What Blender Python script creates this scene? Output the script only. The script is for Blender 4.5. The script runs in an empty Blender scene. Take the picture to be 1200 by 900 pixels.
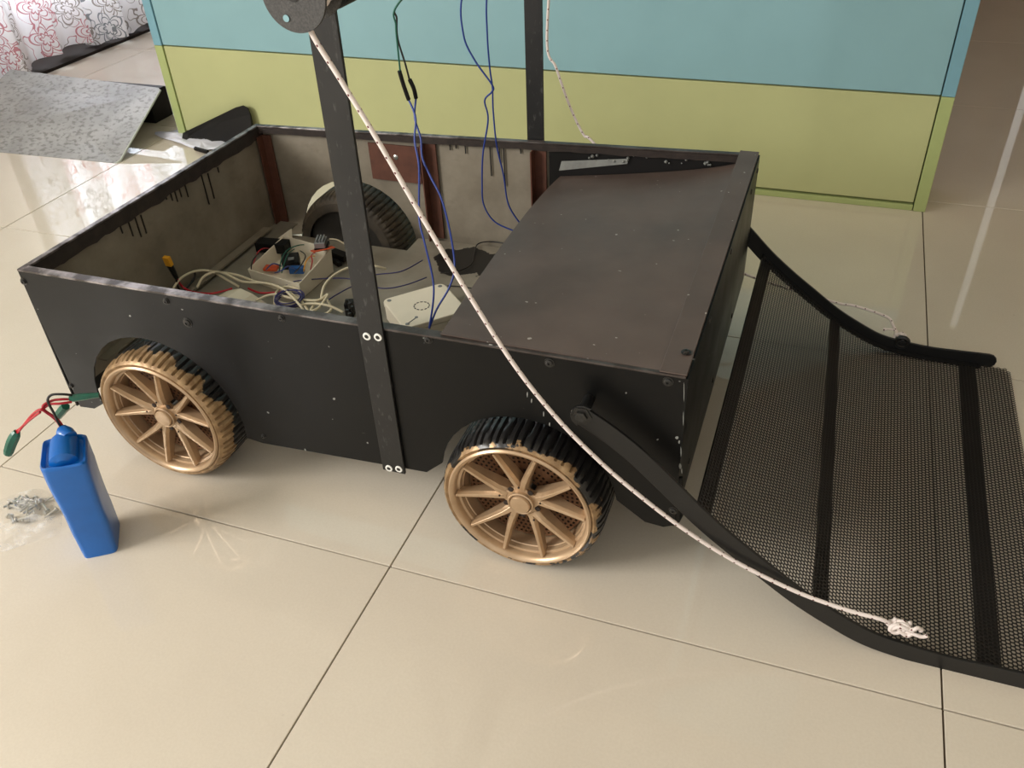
import bpy, math, random
from mathutils import Vector, Matrix, noise
random.seed(7)
PI = math.pi
SC = bpy.context.scene
COL = SC.collection

# ------------------------------------------------------------------ camera
CAM_LOC = Vector((0.53325899, -0.78727040, 1.03105506))
CAM_ROT = (0.932940795, 0.0423466583, 0.344804627)
FPX = 1012.37
cd = bpy.data.cameras.new('camera'); cam = bpy.data.objects.new('camera', cd); COL.objects.link(cam)
cam.location = CAM_LOC; cam.rotation_mode = 'XYZ'; cam.rotation_euler = CAM_ROT
cd.sensor_width = 36; cd.lens = FPX / 1200 * 36; cd.clip_start = 0.02; cd.clip_end = 60
SC.camera = cam

# ------------------------------------------------------------------ world, lights, exposure
w = bpy.data.worlds.new('world'); SC.world = w; w.use_nodes = True
w.node_tree.nodes['Background'].inputs[0].default_value = (1.0, 0.975, 0.93, 1)
w.node_tree.nodes['Background'].inputs[1].default_value = 0.58
def area(name, loc, target, sx, sy, power, col):
    l = bpy.data.lights.new(name, 'AREA'); l.shape = 'RECTANGLE'; l.size = sx; l.size_y = sy
    l.energy = power; l.color = col
    o = bpy.data.objects.new(name, l); COL.objects.link(o); o.location = loc
    o.rotation_euler = (Vector(target) - Vector(loc)).to_track_quat('-Z', 'Y').to_euler()
    return o
area('window_daylight', (-2.78, 2.36, 1.22), (-1.0, 2.36, 1.22), 0.88, 1.75, 38, (0.76, 0.87, 1.0))
area('side_window_daylight', (-2.80, -1.95, 1.75), (0.3, 0.3, 0.1), 1.5, 1.3, 96, (1.0, 0.965, 0.91))
SC.view_settings.view_transform = 'Standard'
SC.view_settings.look = 'None'
SC.view_settings.gamma = 1
SC.view_settings.exposure = 0.58

# ------------------------------------------------------------------ helpers
def ray(u, v):
    d = Matrix.Identity(3)
    e = cam.rotation_euler.to_matrix()
    return e @ Vector(((u - 600) / FPX, -(v - 450) / FPX, -1.0))
def at(u, v, **k):
    """point on the plane X=, Y= or Z= behind a measured point of the photograph"""
    (a, val), = k.items(); i = 'XYZ'.index(a)
    d = ray(u, v); return CAM_LOC + d * ((val - CAM_LOC[i]) / d[i])

def lin(c):
    return tuple(((x / 255) / 12.92 if x / 255 <= 0.04045 else ((x / 255 + 0.055) / 1.055) ** 2.4) for x in c) + (1,)

class NT:
    def __init__(s, name):
        s.m = bpy.data.materials.new(name); s.m.use_nodes = True; s.t = s.m.node_tree
        s.b = s.t.nodes['Principled BSDF']; s.out = s.t.nodes['Material Output']
    def n(s, typ, **k):
        nd = s.t.nodes.new(typ)
        for a, v in k.items(): setattr(nd, a, v)
        return nd
    def l(s, a, b): s.t.links.new(a, b)
    def math(s, op, a, b=None, c=None):
        nd = s.n('ShaderNodeMath', operation=op)
        for i, x in enumerate((a, b, c)):
            if x is None: continue
            if isinstance(x, (int, float)): nd.inputs[i].default_value = x
            else: s.l(x, nd.inputs[i])
        return nd.outputs[0]
    def mix(s, f, a, b):
        nd = s.n('ShaderNodeMix', data_type='RGBA')
        for i, x in ((0, f), (6, a), (7, b)):
            if isinstance(x, (int, float)): nd.inputs[i].default_value = x
            elif isinstance(x, tuple): nd.inputs[i].default_value = x
            else: s.l(x, nd.inputs[i])
        return nd.outputs[2]
    def coord(s, kind='Object'):
        return s.n('ShaderNodeTexCoord').outputs[kind]
    def noise(s, scale, detail=4, vec=None, stretch=None, rough=0.55):
        nd = s.n('ShaderNodeTexNoise'); nd.inputs['Scale'].default_value = scale
        nd.inputs['Detail'].default_value = detail; nd.inputs['Roughness'].default_value = rough
        v = vec or s.coord()
        if stretch:
            mp = s.n('ShaderNodeMapping'); mp.inputs['Scale'].default_value = stretch; s.l(v, mp.inputs[0]); v = mp.outputs[0]
        s.l(v, nd.inputs['Vector']); return nd.outputs['Fac']
    def ramp(s, f, a, b, ca=(0, 0, 0, 1), cb=(1, 1, 1, 1)):
        nd = s.n('ShaderNodeValToRGB'); e = nd.color_ramp.elements
        e[0].position = a; e[1].position = b; e[0].color = ca; e[1].color = cb
        s.l(f, nd.inputs[0]); return nd.outputs[0]
    def bump(s, h, strength=0.3, dist=0.001):
        nd = s.n('ShaderNodeBump'); nd.inputs['Strength'].default_value = strength
        nd.inputs['Distance'].default_value = dist; s.l(h, nd.inputs['Height']); s.l(nd.outputs[0], s.b.inputs['Normal'])
    def base(s, x):
        if isinstance(x, tuple): s.b.inputs['Base Color'].default_value = x
        else: s.l(x, s.b.inputs['Base Color'])

def simple(name, c, rough=0.5, metal=0.0, var=0.12, scale=25, bump=0.0, bscale=200, coat=0.0, spec=0.5):
    t = NT(name); c = lin(c)
    if var:
        f = t.ramp(t.noise(scale, 5), 0.3, 0.7)
        t.base(t.mix(f, tuple(x * (1 - var) for x in c[:3]) + (1,), tuple(min(1, x * (1 + var)) for x in c[:3]) + (1,)))
    else: t.base(c)
    t.b.inputs['Roughness'].default_value = rough; t.b.inputs['Metallic'].default_value = metal
    t.b.inputs['Coat Weight'].default_value = coat; t.b.inputs['Specular IOR Level'].default_value = spec
    if bump: t.bump(t.noise(bscale, 3), bump)
    return t.m

ORG = {}
class MB:
    """collects geometry in world coordinates and links it as one mesh object"""
    def __init__(s): s.v = []; s.f = []; s.uv = {}
    def add(s, vs, fs):
        o = len(s.v); s.v += [tuple(x) for x in vs]; s.f += [tuple(i + o for i in f) for f in fs]
    def box(s, c, d, rz=0.0, rot=None):
        hx, hy, hz = d[0] / 2, d[1] / 2, d[2] / 2
        M = rot if rot else Matrix.Rotation(rz, 3, 'Z')
        vs = [Vector(c) + M @ Vector((x, y, z)) for x in (-hx, hx) for y in (-hy, hy) for z in (-hz, hz)]
        s.add(vs, [(0, 1, 3, 2), (4, 6, 7, 5), (0, 4, 5, 1), (2, 3, 7, 6), (0, 2, 6, 4), (1, 5, 7, 3)]); return s
    def prism(s, poly, off):
        """polygon (3-D points) extruded by the vector off"""
        n = len(poly); off = Vector(off)
        vs = [Vector(p) for p in poly] + [Vector(p) + off for p in poly]
        s.add(vs, [tuple(range(n))[::-1], tuple(range(n, 2 * n))] + [(i, (i + 1) % n, (i + 1) % n + n, i + n) for i in range(n)]); return s
    def tube(s, pts, r, seg=8, closed=False, cap=True, uv=False):
        pts = [Vector(p) for p in pts]; n = len(pts); rs = r if isinstance(r, (list, tuple)) else [r] * n
        o = len(s.v); up = None; L = 0; Ls = []
        for i, p in enumerate(pts):
            if i: L += (p - pts[i - 1]).length
            Ls.append(L)
            if closed: t = pts[(i + 1) % n] - pts[i - 1]
            else: t = pts[min(i + 1, n - 1)] - pts[max(i - 1, 0)]
            t.normalize()
            if up is None: up = t.orthogonal()
            up = (up - t * up.dot(t)).normalized(); b = t.cross(up)
            for k in range(seg):
                a = 2 * PI * k / seg; s.v.append(tuple(p + (up * math.cos(a) + b * math.sin(a)) * rs[i]))
        for i in range(n if closed else n - 1):
            j = (i + 1) % n
            for k in range(seg):
                k2 = (k + 1) % seg
                if uv: s.uv[len(s.f)] = [(k / seg, Ls[i]), ((k + 1) / seg, Ls[i]), ((k + 1) / seg, Ls[j]), (k / seg, Ls[j])]
                s.f.append((o + i * seg + k, o + i * seg + k2, o + j * seg + k2, o + j * seg + k))
        if cap and not closed:
            s.f.append(tuple(o + k for k in range(seg))[::-1]); s.f.append(tuple(o + (n - 1) * seg + k for k in range(seg)))
        return s
    def lathe(s, prof, c, axis='Y', seg=48, closed=False):
        """prof: (radius, axial) pairs around axis through c"""
        o = len(s.v); n = len(prof); c = Vector(c)
        for k in range(seg):
            a = 2 * PI * k / seg; ca, sa = math.cos(a), math.sin(a)
            for r, h in prof:
                q = {'Y': (r * ca, h, r * sa), 'Z': (r * ca, r * sa, h), 'X': (h, r * ca, r * sa)}[axis]
                s.v.append(tuple(c + Vector(q)))
        for k in range(seg):
            k2 = (k + 1) % seg
            for i in range(n if closed else n - 1):
                j = (i + 1) % n
                s.f.append((o + k * n + i, o + k * n + j, o + k2 * n + j, o + k2 * n + i))
        return s
    def build(s, name, m, parent=None, smooth=False, bevel=0.0, origin=None):
        vs = [Vector(v) for v in s.v]
        if origin is None:
            mn = Vector([min(v[i] for v in vs) for i in range(3)]); mx = Vector([max(v[i] for v in vs) for i in range(3)])
            origin = Vector(((mn.x + mx.x) / 2, (mn.y + mx.y) / 2, mn.z))
        origin = Vector(origin)
        me = bpy.data.meshes.new(name); me.from_pydata([tuple(v - origin) for v in vs], [], s.f)
        if s.uv:
            ul = me.uv_layers.new(name='UVMap')
            for pi, p in enumerate(me.polygons):
                if pi in s.uv:
                    for li, q in zip(p.loop_indices, s.uv[pi]): ul.data[li].uv = q
        me.materials.append(m)
        if smooth: me.polygons.foreach_set('use_smooth', [True] * len(me.polygons))
        me.update()
        import bmesh
        if len(me.polygons) < 60000:
            bm = bmesh.new(); bm.from_mesh(me); bmesh.ops.recalc_face_normals(bm, faces=bm.faces); bm.to_mesh(me); bm.free()
        if smooth and smooth != 'all':
            try: me.set_sharp_from_angle(angle=math.radians(38))
            except Exception: pass
        o = bpy.data.objects.new(name, me); COL.objects.link(o)
        o.location = origin - (ORG[parent.name] if parent else Vector((0, 0, 0)))
        if parent: o.parent = parent
        ORG[o.name] = origin
        if bevel:
            b = o.modifiers.new('bevel', 'BEVEL'); b.width = bevel; b.segments = 2; b.limit_method = 'ANGLE'; b.angle_limit = 0.6
        return o
def tag(o, label=None, cat=None, group=None, kind=None):
    if label: o['label'] = label
    if cat: o['category'] = cat
    if group: o['group'] = group
    if kind: o['kind'] = kind
    return o
def empty(name, loc):
    o = bpy.data.objects.new(name, None); COL.objects.link(o); o.location = loc; o.empty_display_size = 0.05
    ORG[o.name] = Vector(loc); return o
def copy_tree(o, parent=None):
    c = o.copy(); COL.objects.link(c)
    if parent: c.parent = parent
    for ch in list(o.children): copy_tree(ch, c)
    return c
def smooth_path(pts, n=8, closed=False):
    P = [Vector(p) for p in pts]; out = []; N = len(P)
    rng = range(N) if closed else range(N - 1)
    for i in rng:
        if closed: p0, p1, p2, p3 = P[i - 1], P[i], P[(i + 1) % N], P[(i + 2) % N]
        else: p0, p1, p2, p3 = P[max(i - 1, 0)], P[i], P[i + 1], P[min(i + 2, N - 1)]
        for k in range(n):
            t = k / n
            out.append(0.5 * ((2 * p1) + (p2 - p0) * t + (2 * p0 - 5 * p1 + 4 * p2 - p3) * t * t + (3 * p1 - p0 - 3 * p2 + p3) * t ** 3))
    if not closed: out.append(P[-1])
    return out
def rect_round(w, h, r, n=5):
    out = []
    for cx, cy, a0 in ((w / 2 - r, h / 2 - r, 0), (-w / 2 + r, h / 2 - r, PI / 2), (-w / 2 + r, -h / 2 + r, PI), (w / 2 - r, -h / 2 + r, 1.5 * PI)):
        for k in range(n + 1):
            a = a0 + PI / 2 * k / n; out.append((cx + r * math.cos(a), cy + r * math.sin(a)))
    return out

# ------------------------------------------------------------------ materials
M = {}
def make_materials():
    # polished porcelain floor tile
    t = NT('polished_tile')
    f = t.ramp(t.noise(3, 6), 0.3, 0.7); g = t.ramp(t.noise(260, 2), 0.35, 0.65)
    c = t.mix(f, lin((214, 204, 188)), lin((221, 212, 196))); c = t.mix(t.math('MULTIPLY', g, 0.10), c, lin((180, 165, 142)))
    sp = t.ramp(t.noise(38, 2, rough=0.3), 0.80, 0.83)
    c = t.mix(t.math('MULTIPLY', sp, 0.5), c, lin((120, 105, 85)))
    t.base(c); t.b.inputs['Roughness'].default_value = 0.085
    t.l(t.math('MULTIPLY_ADD', t.noise(9, 3), 0.03, 0.012), t.b.inputs['Roughness'])
    t.b.inputs['Specular IOR Level'].default_value = 0.55; t.bump(t.noise(5, 1), 0.025, 0.002); M['tile'] = t.m
    M['grout'] = simple('grout', (92, 74, 56), 0.9)
    M['teal'] = simple('teal_paint', (134, 174, 182), 0.5, var=0.03, scale=6, bump=0.08, bscale=500)
    M['lime'] = simple('lime_paint', (180, 183, 132), 0.5, var=0.03, scale=6, bump=0.08, bscale=500)
    M['teal_side'] = simple('teal_edge', (118, 164, 180), 0.45, var=0.03)
    M['lime_side'] = simple('lime_edge', (166, 178, 118), 0.45, var=0.03)
    M['joint'] = simple('joint_shadow_gap', (74, 88, 60), 0.9, var=0)
    M['hem_strip'] = simple('dark_hem_strip', (40, 32, 28), 0.9, var=0.1)
    M['plaster'] = simple('plaster', (222, 212, 196), 0.8, var=0.03, scale=3)
    M['darkwall'] = simple('brown_wall', (112, 88, 66), 0.7, var=0.08, scale=3)
    M['curtain_brown'] = simple('brown_curtain', (150, 118, 86), 0.8, var=0.12, scale=4)
    M['ceiling'] = simple('ceiling_paint', (225, 218, 205), 0.9, var=0.0)
    # black paint on sheet metal
    t = NT('black_paint')
    f = t.ramp(t.noise(5, 5), 0.35, 0.75); c = t.mix(f, lin((9, 9, 9)), lin((14, 14, 13)))
    sc = t.ramp(t.noise(26, 4, stretch=(1, 1, 6)), 0.735, 0.75); c = t.mix(t.math('MULTIPLY', sc, 0.5), c, lin((100, 98, 94)))
    dots = t.ramp(t.noise(90, 1, rough=0.2), 0.80, 0.82); c = t.mix(dots, c, lin((150, 150, 146)))
    t.base(c); t.b.inputs['Roughness'].default_value = 0.42
    t.l(t.math('MULTIPLY_ADD', t.noise(12, 4), 0.2, 0.3), t.b.inputs['Roughness'])
    t.b.inputs['Specular IOR Level'].default_value = 0.24; t.bump(t.noise(420, 2), 0.12, 0.0004); M['black'] = t.m
    # lid: satin black, its glare put into the brown-grey base colour
    t = NT('lid_paint_glare')
    f = t.ramp(t.noise(7, 6), 0.3, 0.75); c = t.mix(f, lin((80, 67, 61)), lin((101, 87, 80)))
    s1 = t.ramp(t.noise(60, 5, stretch=(1, 3, 1)), 0.62, 0.75); c = t.mix(t.math('MULTIPLY', s1, 0.35), c, lin((98, 88, 82)))
    d = t.ramp(t.noise(120, 1, rough=0.2), 0.80, 0.82); c = t.mix(d, c, lin((170, 165, 158)))
    t.base(c); t.b.inputs['Specular IOR Level'].default_value = 0.4; t.l(t.math('MULTIPLY_ADD', t.noise(8, 5), 0.25, 0.32), t.b.inputs['Roughness'])
    t.bump(t.noise(300, 3), 0.15, 0.0005); M['lid'] = t.m
    # post metal
    t = NT('scuffed_black')
    f = t.ramp(t.noise(14, 6), 0.35, 0.7); c = t.mix(f, lin((14, 14, 14)), lin((28, 27, 26)))
    s1 = t.ramp(t.noise(50, 5, stretch=(3, 3, 1)), 0.60, 0.72); c = t.mix(t.math('MULTIPLY', s1, 0.4), c, lin((92, 90, 88)))
    t.base(c); t.b.inputs['Roughness'].default_value = 0.45; t.bump(t.noise(300, 3), 0.2, 0.0005); M['post'] = t.m
    # worn top rim, with the window's sheen painted in towards the left
    t = NT('worn_rim_sheen')
    f = t.ramp(t.noise(30, 6, stretch=(1, 1, 1)), 0.42, 0.62)
    g = t.ramp(t.n('ShaderNodeSeparateXYZ').outputs[0], 0, 1)
    geo = t.n('ShaderNodeNewGeometry'); sx = t.n('ShaderNodeSeparateXYZ'); t.l(geo.outputs['Position'], sx.inputs[0])
    left = t.ramp(t.math('MULTIPLY_ADD', sx.outputs[0], 1.0, 0.7), 0.35, 0.75, (1, 1, 1, 1), (0.15, 0.15, 0.15, 1))
    k = t.math('MULTIPLY', f, left)
    t.base(t.mix(k, lin((62, 54, 50)), lin((152, 144, 142)))); t.l(t.math('MULTIPLY_ADD', f, -0.12, 0.42), t.b.inputs['Roughness'])
    t.b.inputs['Metallic'].default_value = 0.35; t.bump(t.noise(250, 3), 0.3, 0.0006); M['rim'] = t.m
    # galvanised sheet
    t = NT('galvanised')
    f = t.ramp(t.noise(9, 7), 0.3, 0.72); c = t.mix(f, lin((126, 117, 102)), lin((158, 149, 133)))
    v = t.n('ShaderNodeTexVoronoi'); v.inputs['Scale'].default_value = 90; t.l(t.coord(), v.inputs['Vector'])
    c = t.mix(t.math('MULTIPLY', v.outputs['Distance'], 0.12), c, lin((90, 84, 74)))
    s1 = t.ramp(t.noise(16, 6, stretch=(1, 1, 2)), 0.60, 0.75); c = t.mix(t.math('MULTIPLY', s1, 0.35), c, lin((92, 80, 66)))
    t.base(c); t.b.inputs['Roughness'].default_value = 0.5; t.b.inputs['Metallic'].default_value = 0.25
    t.bump(t.noise(60, 4), 0.15, 0.001); M['galv'] = t.m
    # floor pan: galvanised + black paint spill
    t = NT('pan_sheet')
    f = t.ramp(t.noise(8, 7), 0.3, 0.72); c = t.mix(f, lin((122, 116, 104)), lin((158, 152, 138)))
    geo = t.n('ShaderNodeNewGeometry')
    def blob(c0, rad):
        vm = t.n('ShaderNodeVectorMath', operation='DISTANCE'); t.l(geo.outputs['Position'], vm.inputs[0]); vm.inputs[1].default_value = c0
        q = t.math('ADD', vm.outputs['Value'], t.math('MULTIPLY_ADD', t.noise(22, 5), 0.09, -0.045))
        return t.math('LESS_THAN', q, rad)
    b = t.math('MAXIMUM', blob((-0.155, 0.70, 0.15), 0.06), blob((-0.06, 0.71, 0.15), 0.065))
    b = t.math('MAXIMUM', b, blob((-0.01, 0.60, 0.15), 0.055))
    c = t.mix(b, c, lin((28, 26, 25)))
    t.base(c); t.b.inputs['Roughness'].default_value = 0.45; t.b.inputs['Metallic'].default_value = 0.2; M['pan'] = t.m
    M['primer'] = simple('red_oxide_primer', (88, 52, 38), 0.6, var=0.25, scale=40)
    M['band'] = simple('rough_black_brown', (46, 38, 34), 0.5, var=0.35, scale=60, bump=0.3)
    M['drip_gap'] = simple('black_drips_gap', (22, 21, 21), 0.35, var=0)
    M['rubber'] = simple('black_rubber', (40, 37, 33), 0.6, var=0.25, scale=30, bump=0.1)
    # dusty inner tyre
    t = NT('dusty_rubber')
    f = t.ramp(t.noise(16, 6), 0.35, 0.7); t.base(t.mix(f, lin((40, 36, 31)), lin((86, 76, 62)))); t.b.inputs['Roughness'].default_value = 0.65; M['dusty'] = t.m
    def tyre(name, amount):
        t = NT(name); sx = t.n('ShaderNodeSeparateXYZ'); t.l(t.coord(), sx.inputs[0])
        # local y: 0 at the outer face, growing inward: gold spray near the outer edge
        q = t.math('MULTIPLY_ADD', sx.outputs[1], -26.0, amount)
        q = t.math('ADD', q, t.math('MULTIPLY_ADD', t.noise(26, 4), 2.6, -1.3))
        k = t.ramp(q, 0.46, 0.52)
        gold = t.mix(t.ramp(t.noise(60, 4), 0.4, 0.65), lin((138, 110, 78)), lin((176, 146, 108)))
        t.base(t.mix(k, lin((30, 29, 29)), gold))
        t.l(t.math('MULTIPLY_ADD', k, 0.12, 0.28), t.b.inputs['Roughness']); t.l(t.math('MULTIPLY', k, 0.35), t.b.inputs['Metallic'])
        t.bump(t.noise(120, 3), 0.3, 0.0008); return t.m
    M['tyre_front'] = tyre('tyre_half_sprayed', 0.60)
    M['tyre_rear'] = tyre('tyre_mostly_sprayed', 1.15)
    t = NT('bronze_spray')
    f = t.ramp(t.noise(18, 5), 0.35, 0.7); t.base(t.mix(f, lin((172, 144, 112)), lin((200, 172, 140))))
    t.b.inputs['Metallic'].default_value = 0.45; t.b.inputs['Roughness'].default_value = 0.34; t.b.inputs['Coat Weight'].default_value = 0.2
    t.bump(t.noise(300, 2), 0.1, 0.0003); M['gold'] = t.m
    M['gold_dark'] = simple('bronze_dark', (112, 78, 52), 0.5, 0.3, var=0.2)
    M['hole'] = simple('dark_recess', (40, 28, 20), 0.7, var=0)
    M['mesh'] = simple('black_mesh_paint', (30, 27, 26), 0.36, 0.0, var=0.2, scale=12)
    M['rail'] = simple('black_rail', (18, 18, 18), 0.38, var=0.2, scale=12, bump=0.15)
    M['spool'] = simple('speckled_plate', (70, 69, 68), 0.5, 0.2, var=0.35, scale=420, bump=0.25, bscale=500)
    M['steel'] = simple('zinc_screw', (190, 188, 180), 0.3, 0.8, var=0.1)
    M['blackscrew'] = simple('black_screw', (44, 43, 41), 0.3, 0.3, var=0.2, scale=300)
    M['white_ring'] = simple('white_washer', (232, 232, 226), 0.45, var=0)
    # rope with dark red flecks
    t = NT('flecked_rope'); uv = t.n('ShaderNodeUVMap'); s2 = t.n('ShaderNodeSeparateXYZ'); t.l(uv.outputs[0], s2.inputs[0])
    def spot(du, dv):
        a = t.math('SUBTRACT', t.math('FRACT', t.math('MULTIPLY_ADD', s2.outputs[0], 3.0, du)), 0.5)
        b = t.math('SUBTRACT', t.math('FRACT', t.math('MULTIPLY_ADD', s2.outputs[1], 52.0, dv)), 0.5)
        r = t.math('SQRT', t.math('ADD', t.math('MULTIPLY', t.math('POWER', t.math('ABSOLUTE', a), 2.0), 6.5), t.math('MULTIPLY', t.math('POWER', t.math('ABSOLUTE', b), 2.0), 60.0)))
        return t.math('LESS_THAN', r, 0.55)
    c = t.mix(spot(0.0, 0.0), lin((240, 228, 222)), lin((96, 32, 34))); t.base(c)
    wv = t.n('ShaderNodeTexWave'); wv.inputs['Scale'].default_value = 130; wv.bands_direction = 'DIAGONAL'; t.l(uv.outputs[0], wv.inputs['Vector'])
    t.bump(wv.outputs['Fac'], 0.35, 0.0006); t.b.inputs['Roughness'].default_value = 0.7; M['rope'] = t.m
    M['rope_end'] = simple('rope_end', (236, 224, 216), 0.8, var=0.08)
    M['blue_wrap'] = simple('blue_shrink_wrap', (0, 98, 182), 0.36, var=0.12, scale=14, bump=0.12, bscale=26, coat=0.25)
    M['red_wire'] = simple('red_wire', (176, 28, 44), 0.35, var=0); M['black_wire'] = simple('black_wire', (24, 22, 22), 0.35, var=0)
    M['blue_wire'] = simple('blue_wire', (40, 62, 140), 0.4, var=0); M['green_wire'] = simple('green_wire', (22, 90, 74), 0.4, var=0)
    M['navy_wire'] = simple('navy_wire', (46, 44, 96), 0.4, var=0); M['cream_wire'] = simple('cream_cable', (214, 204, 176), 0.4, var=0.05)
    M['green_tape'] = simple('green_tape', (24, 92, 74), 0.3, var=0.25, scale=60, bump=0.4, bscale=120)
    M['yellow'] = simple('yellow_plug', (226, 160, 34), 0.45, var=0)
    M['white_plastic'] = simple('cream_plastic', (226, 218, 198), 0.38, var=0.03); M['slot'] = simple('dark_slot', (30, 28, 26), 0.6, var=0)
    M['pcb'] = simple('orange_board', (190, 72, 28), 0.5, var=0.1); M['grey_part'] = simple('grey_component', (130, 132, 132), 0.4, 0.4, var=0.2)
    M['black_plastic'] = simple('black_plastic', (17, 16, 16), 0.5, var=0.1, spec=0.25); M['blue_part'] = simple('blue_component', (28, 78, 140), 0.4, var=0.2)
    M['paper'] = simple('pale_film', (224, 226, 238), 0.35, var=0.1, scale=20)
    M['aluminium'] = simple('pale_strip', (150, 152, 148), 0.4, 0.3, var=0.2, scale=40)
    t = NT('clear_bag'); t.base((1, 1, 1, 1)); t.b.inputs['Roughness'].default_value = 0.12
    t.bump(t.noise(70, 4), 0.7, 0.002); tr = t.n('ShaderNodeBsdfTransparent'); mx = t.n('ShaderNodeMixShader')
    t.l(t.math('MULTIPLY_ADD', t.ramp(t.noise(46, 4), 0.5, 0.72), 0.34, 0.08), mx.inputs[0]); t.l(tr.outputs[0], mx.inputs[1]); t.l(t.b.outputs[0], mx.inputs[2]); t.l(mx.outputs[0], t.out.inputs[0]); M['bag'] = t.m
    # mottled stone-look sheet
    t = NT('mottled_sheet')
    f = t.ramp(t.noise(6, 5), 0.3, 0.7); g = t.ramp(t.noise(52, 6, stretch=(1, 1.5, 1)), 0.50, 0.62)
    c = t.mix(f, lin((140, 141, 142)), lin((176, 177, 178))); c = t.mix(t.math('MULTIPLY', g, 0.75), c, lin((112, 112, 108)))
    t.base(c); t.b.inputs['Roughness'].default_value = 0.28; t.bump(t.noise(90, 4), 0.12, 0.001); M['slab'] = t.m
    M['slab_edge'] = simple('pale_edge', (190, 196, 188), 0.5, var=0.05)
    # printed curtain (translucent)
    t = NT('floral_curtain'); uv = t.n('ShaderNodeUVMap')
    mp = t.n('ShaderNodeMapping'); mp.inputs['Scale'].default_value = (5.6, 5.6, 1); t.l(uv.outputs[0], mp.inputs[0])
    vo = t.n('ShaderNodeTexVoronoi', voronoi_dimensions='2D'); vo.inputs['Randomness'].default_value = 0.75; vo.inputs['Scale'].default_value = 1.0; t.l(mp.outputs[0], vo.inputs['Vector'])
    sb = t.n('ShaderNodeVectorMath', operation='SUBTRACT'); t.l(mp.outputs[0], sb.inputs[0]); t.l(vo.outputs['Position'], sb.inputs[1])
    sp = t.n('ShaderNodeSeparateXYZ'); t.l(sb.outputs[0], sp.inputs[0])
    ang = t.math('ARCTAN2', sp.outputs[1], sp.outputs[0]); rad = vo.outputs['Distance']
    def petal(k, a, b, wd, ph=0.0):
        rr = t.math('MULTIPLY_ADD', t.math('ABSOLUTE', t.math('SINE', t.math('MULTIPLY_ADD', ang, k, ph))), b, a)
        return t.math('LESS_THAN', t.math('ABSOLUTE', t.math('SUBTRACT', rad, rr)), wd)
    pat = t.math('MAXIMUM', petal(2.5, 0.20, 0.20, 0.022), petal(3.5, 0.08, 0.07, 0.02))
    pat = t.math('MAXIMUM', pat, petal(2.5, 0.14, 0.14, 0.013))
    nz = t.noise(2.6, 1, vec=mp.outputs[0]); stem = t.math('LESS_THAN', t.math('ABSOLUTE', t.math('SUBTRACT', nz, 0.5)), 0.010)
    pat = t.math('MAXIMUM', pat, stem)
    hs = t.n('ShaderNodeSeparateColor'); t.l(vo.outputs['Color'], hs.inputs[0])
    pc = t.mix(t.math('GREATER_THAN', hs.outputs[0], 0.62), t.mix(t.math('GREATER_THAN', hs.outputs[1], 0.5), lin((128, 112, 96)), lin((96, 104, 108))), lin((186, 84, 96)))
    c = t.mix(t.math('MULTIPLY', pat, 0.8), lin((244, 240, 240)), pc)
    t.base(c); t.b.inputs['Roughness'].default_value = 0.85
    tl = t.n('ShaderNodeBsdfTranslucent'); t.l(c, tl.inputs[0]); mx = t.n('ShaderNodeMixShader'); mx.inputs[0].default_value = 0.45
    t.l(t.b.outputs[0], mx.inputs[1]); t.l(tl.outputs[0], mx.inputs[2]); t.l(mx.outputs[0], t.out.inputs[0]); M['curtain'] = t.m
    t = NT('window_glass'); t.b.inputs['Transmission Weight'].default_value = 1.0; t.b.inputs['Roughness'].default_value = 0.0; t.b.inputs['IOR'].default_value = 1.02; M['glass'] = t.m
    M['frame'] = simple('window_frame', (120, 96, 72), 0.5)
make_materials()

# ------------------------------------------------------------------ room
T = 0.8
b = MB(); b.box((0, 0.8, -0.03), (6.4, 8.0, 0.05)); floor = b.build('floor', M['grout']); tag(floor, kind='structure')
proto = None
for i in range(-4, 4):
    for j in range(-4, 6):
        cx, cy = (i + 0.5) * T, (j + 0.5) * T
        if proto is None:
            b = MB(); b.box((cx, cy, -0.004), (T - 0.0026, T - 0.0026, 0.008))
            proto = b.build('tile', M['tile'], floor, bevel=0.0007); o = proto
            base = proto.location.copy(); c0 = (cx, cy)
        else:
            o = proto.copy(); COL.objects.link(o)
            o.location = base + Vector((cx - c0[0], cy - c0[1], 0))
WY = 1.526
wx0, wx1 = -1.556, 0.806
# two-tone partition: boards between edge strips
b = MB(); b.box(((wx0 + wx1) / 2, WY + 0.09, 1.3), (wx1 - wx0 - 0.01, 0.14, 2.6)); wb = b.build('wall_back', M['joint']); tag(wb, kind='structure')
def board(x0, x1, z0, z1, y0, y1, m, lab=None, name='board'):
    b = MB(); b.box(((x0 + x1) / 2, (y0 + y1) / 2, (z0 + z1) / 2), (x1 - x0, abs(y1 - y0), z1 - z0))
    o = b.build(name, m, wb, bevel=0.0015)
    if lab: tag(o, lab)
    return o
ZS = 0.300
sw = 0.030
board(wx0 + sw + .003, wx1 - sw - .003, 0.022, ZS - 0.0015, WY + .004, WY + .03, M['lime'], 'wide lime green lower board')
board(wx0 + sw + .003, wx1 - sw - .003, ZS + 0.0025, 2.6, WY + .004, WY + .03, M['teal'], 'wide teal blue upper board')
for x0, x1 in ((wx0, wx0 + sw), (wx1 - sw, wx1)):
    board(x0, x1, 0.0, ZS, WY, WY + .16, M['lime_side'], 'narrow lime green edge strip', 'edge_strip')
    board(x0, x1, ZS + .001, 2.6, WY, WY + .16, M['teal_side'], 'narrow teal edge strip', 'edge_strip')
board(wx0 + sw + .002, wx1 - sw - .002, 0.0, 0.016, WY + .002, WY + .03, M['lime_side'], 'thin lime strip along the foot', 'foot_strip')

def wallbox(name, c, d, m):
    b = MB(); b.box(c, d); return tag(b.build(name, m), kind='structure')
LX = -2.85
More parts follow.
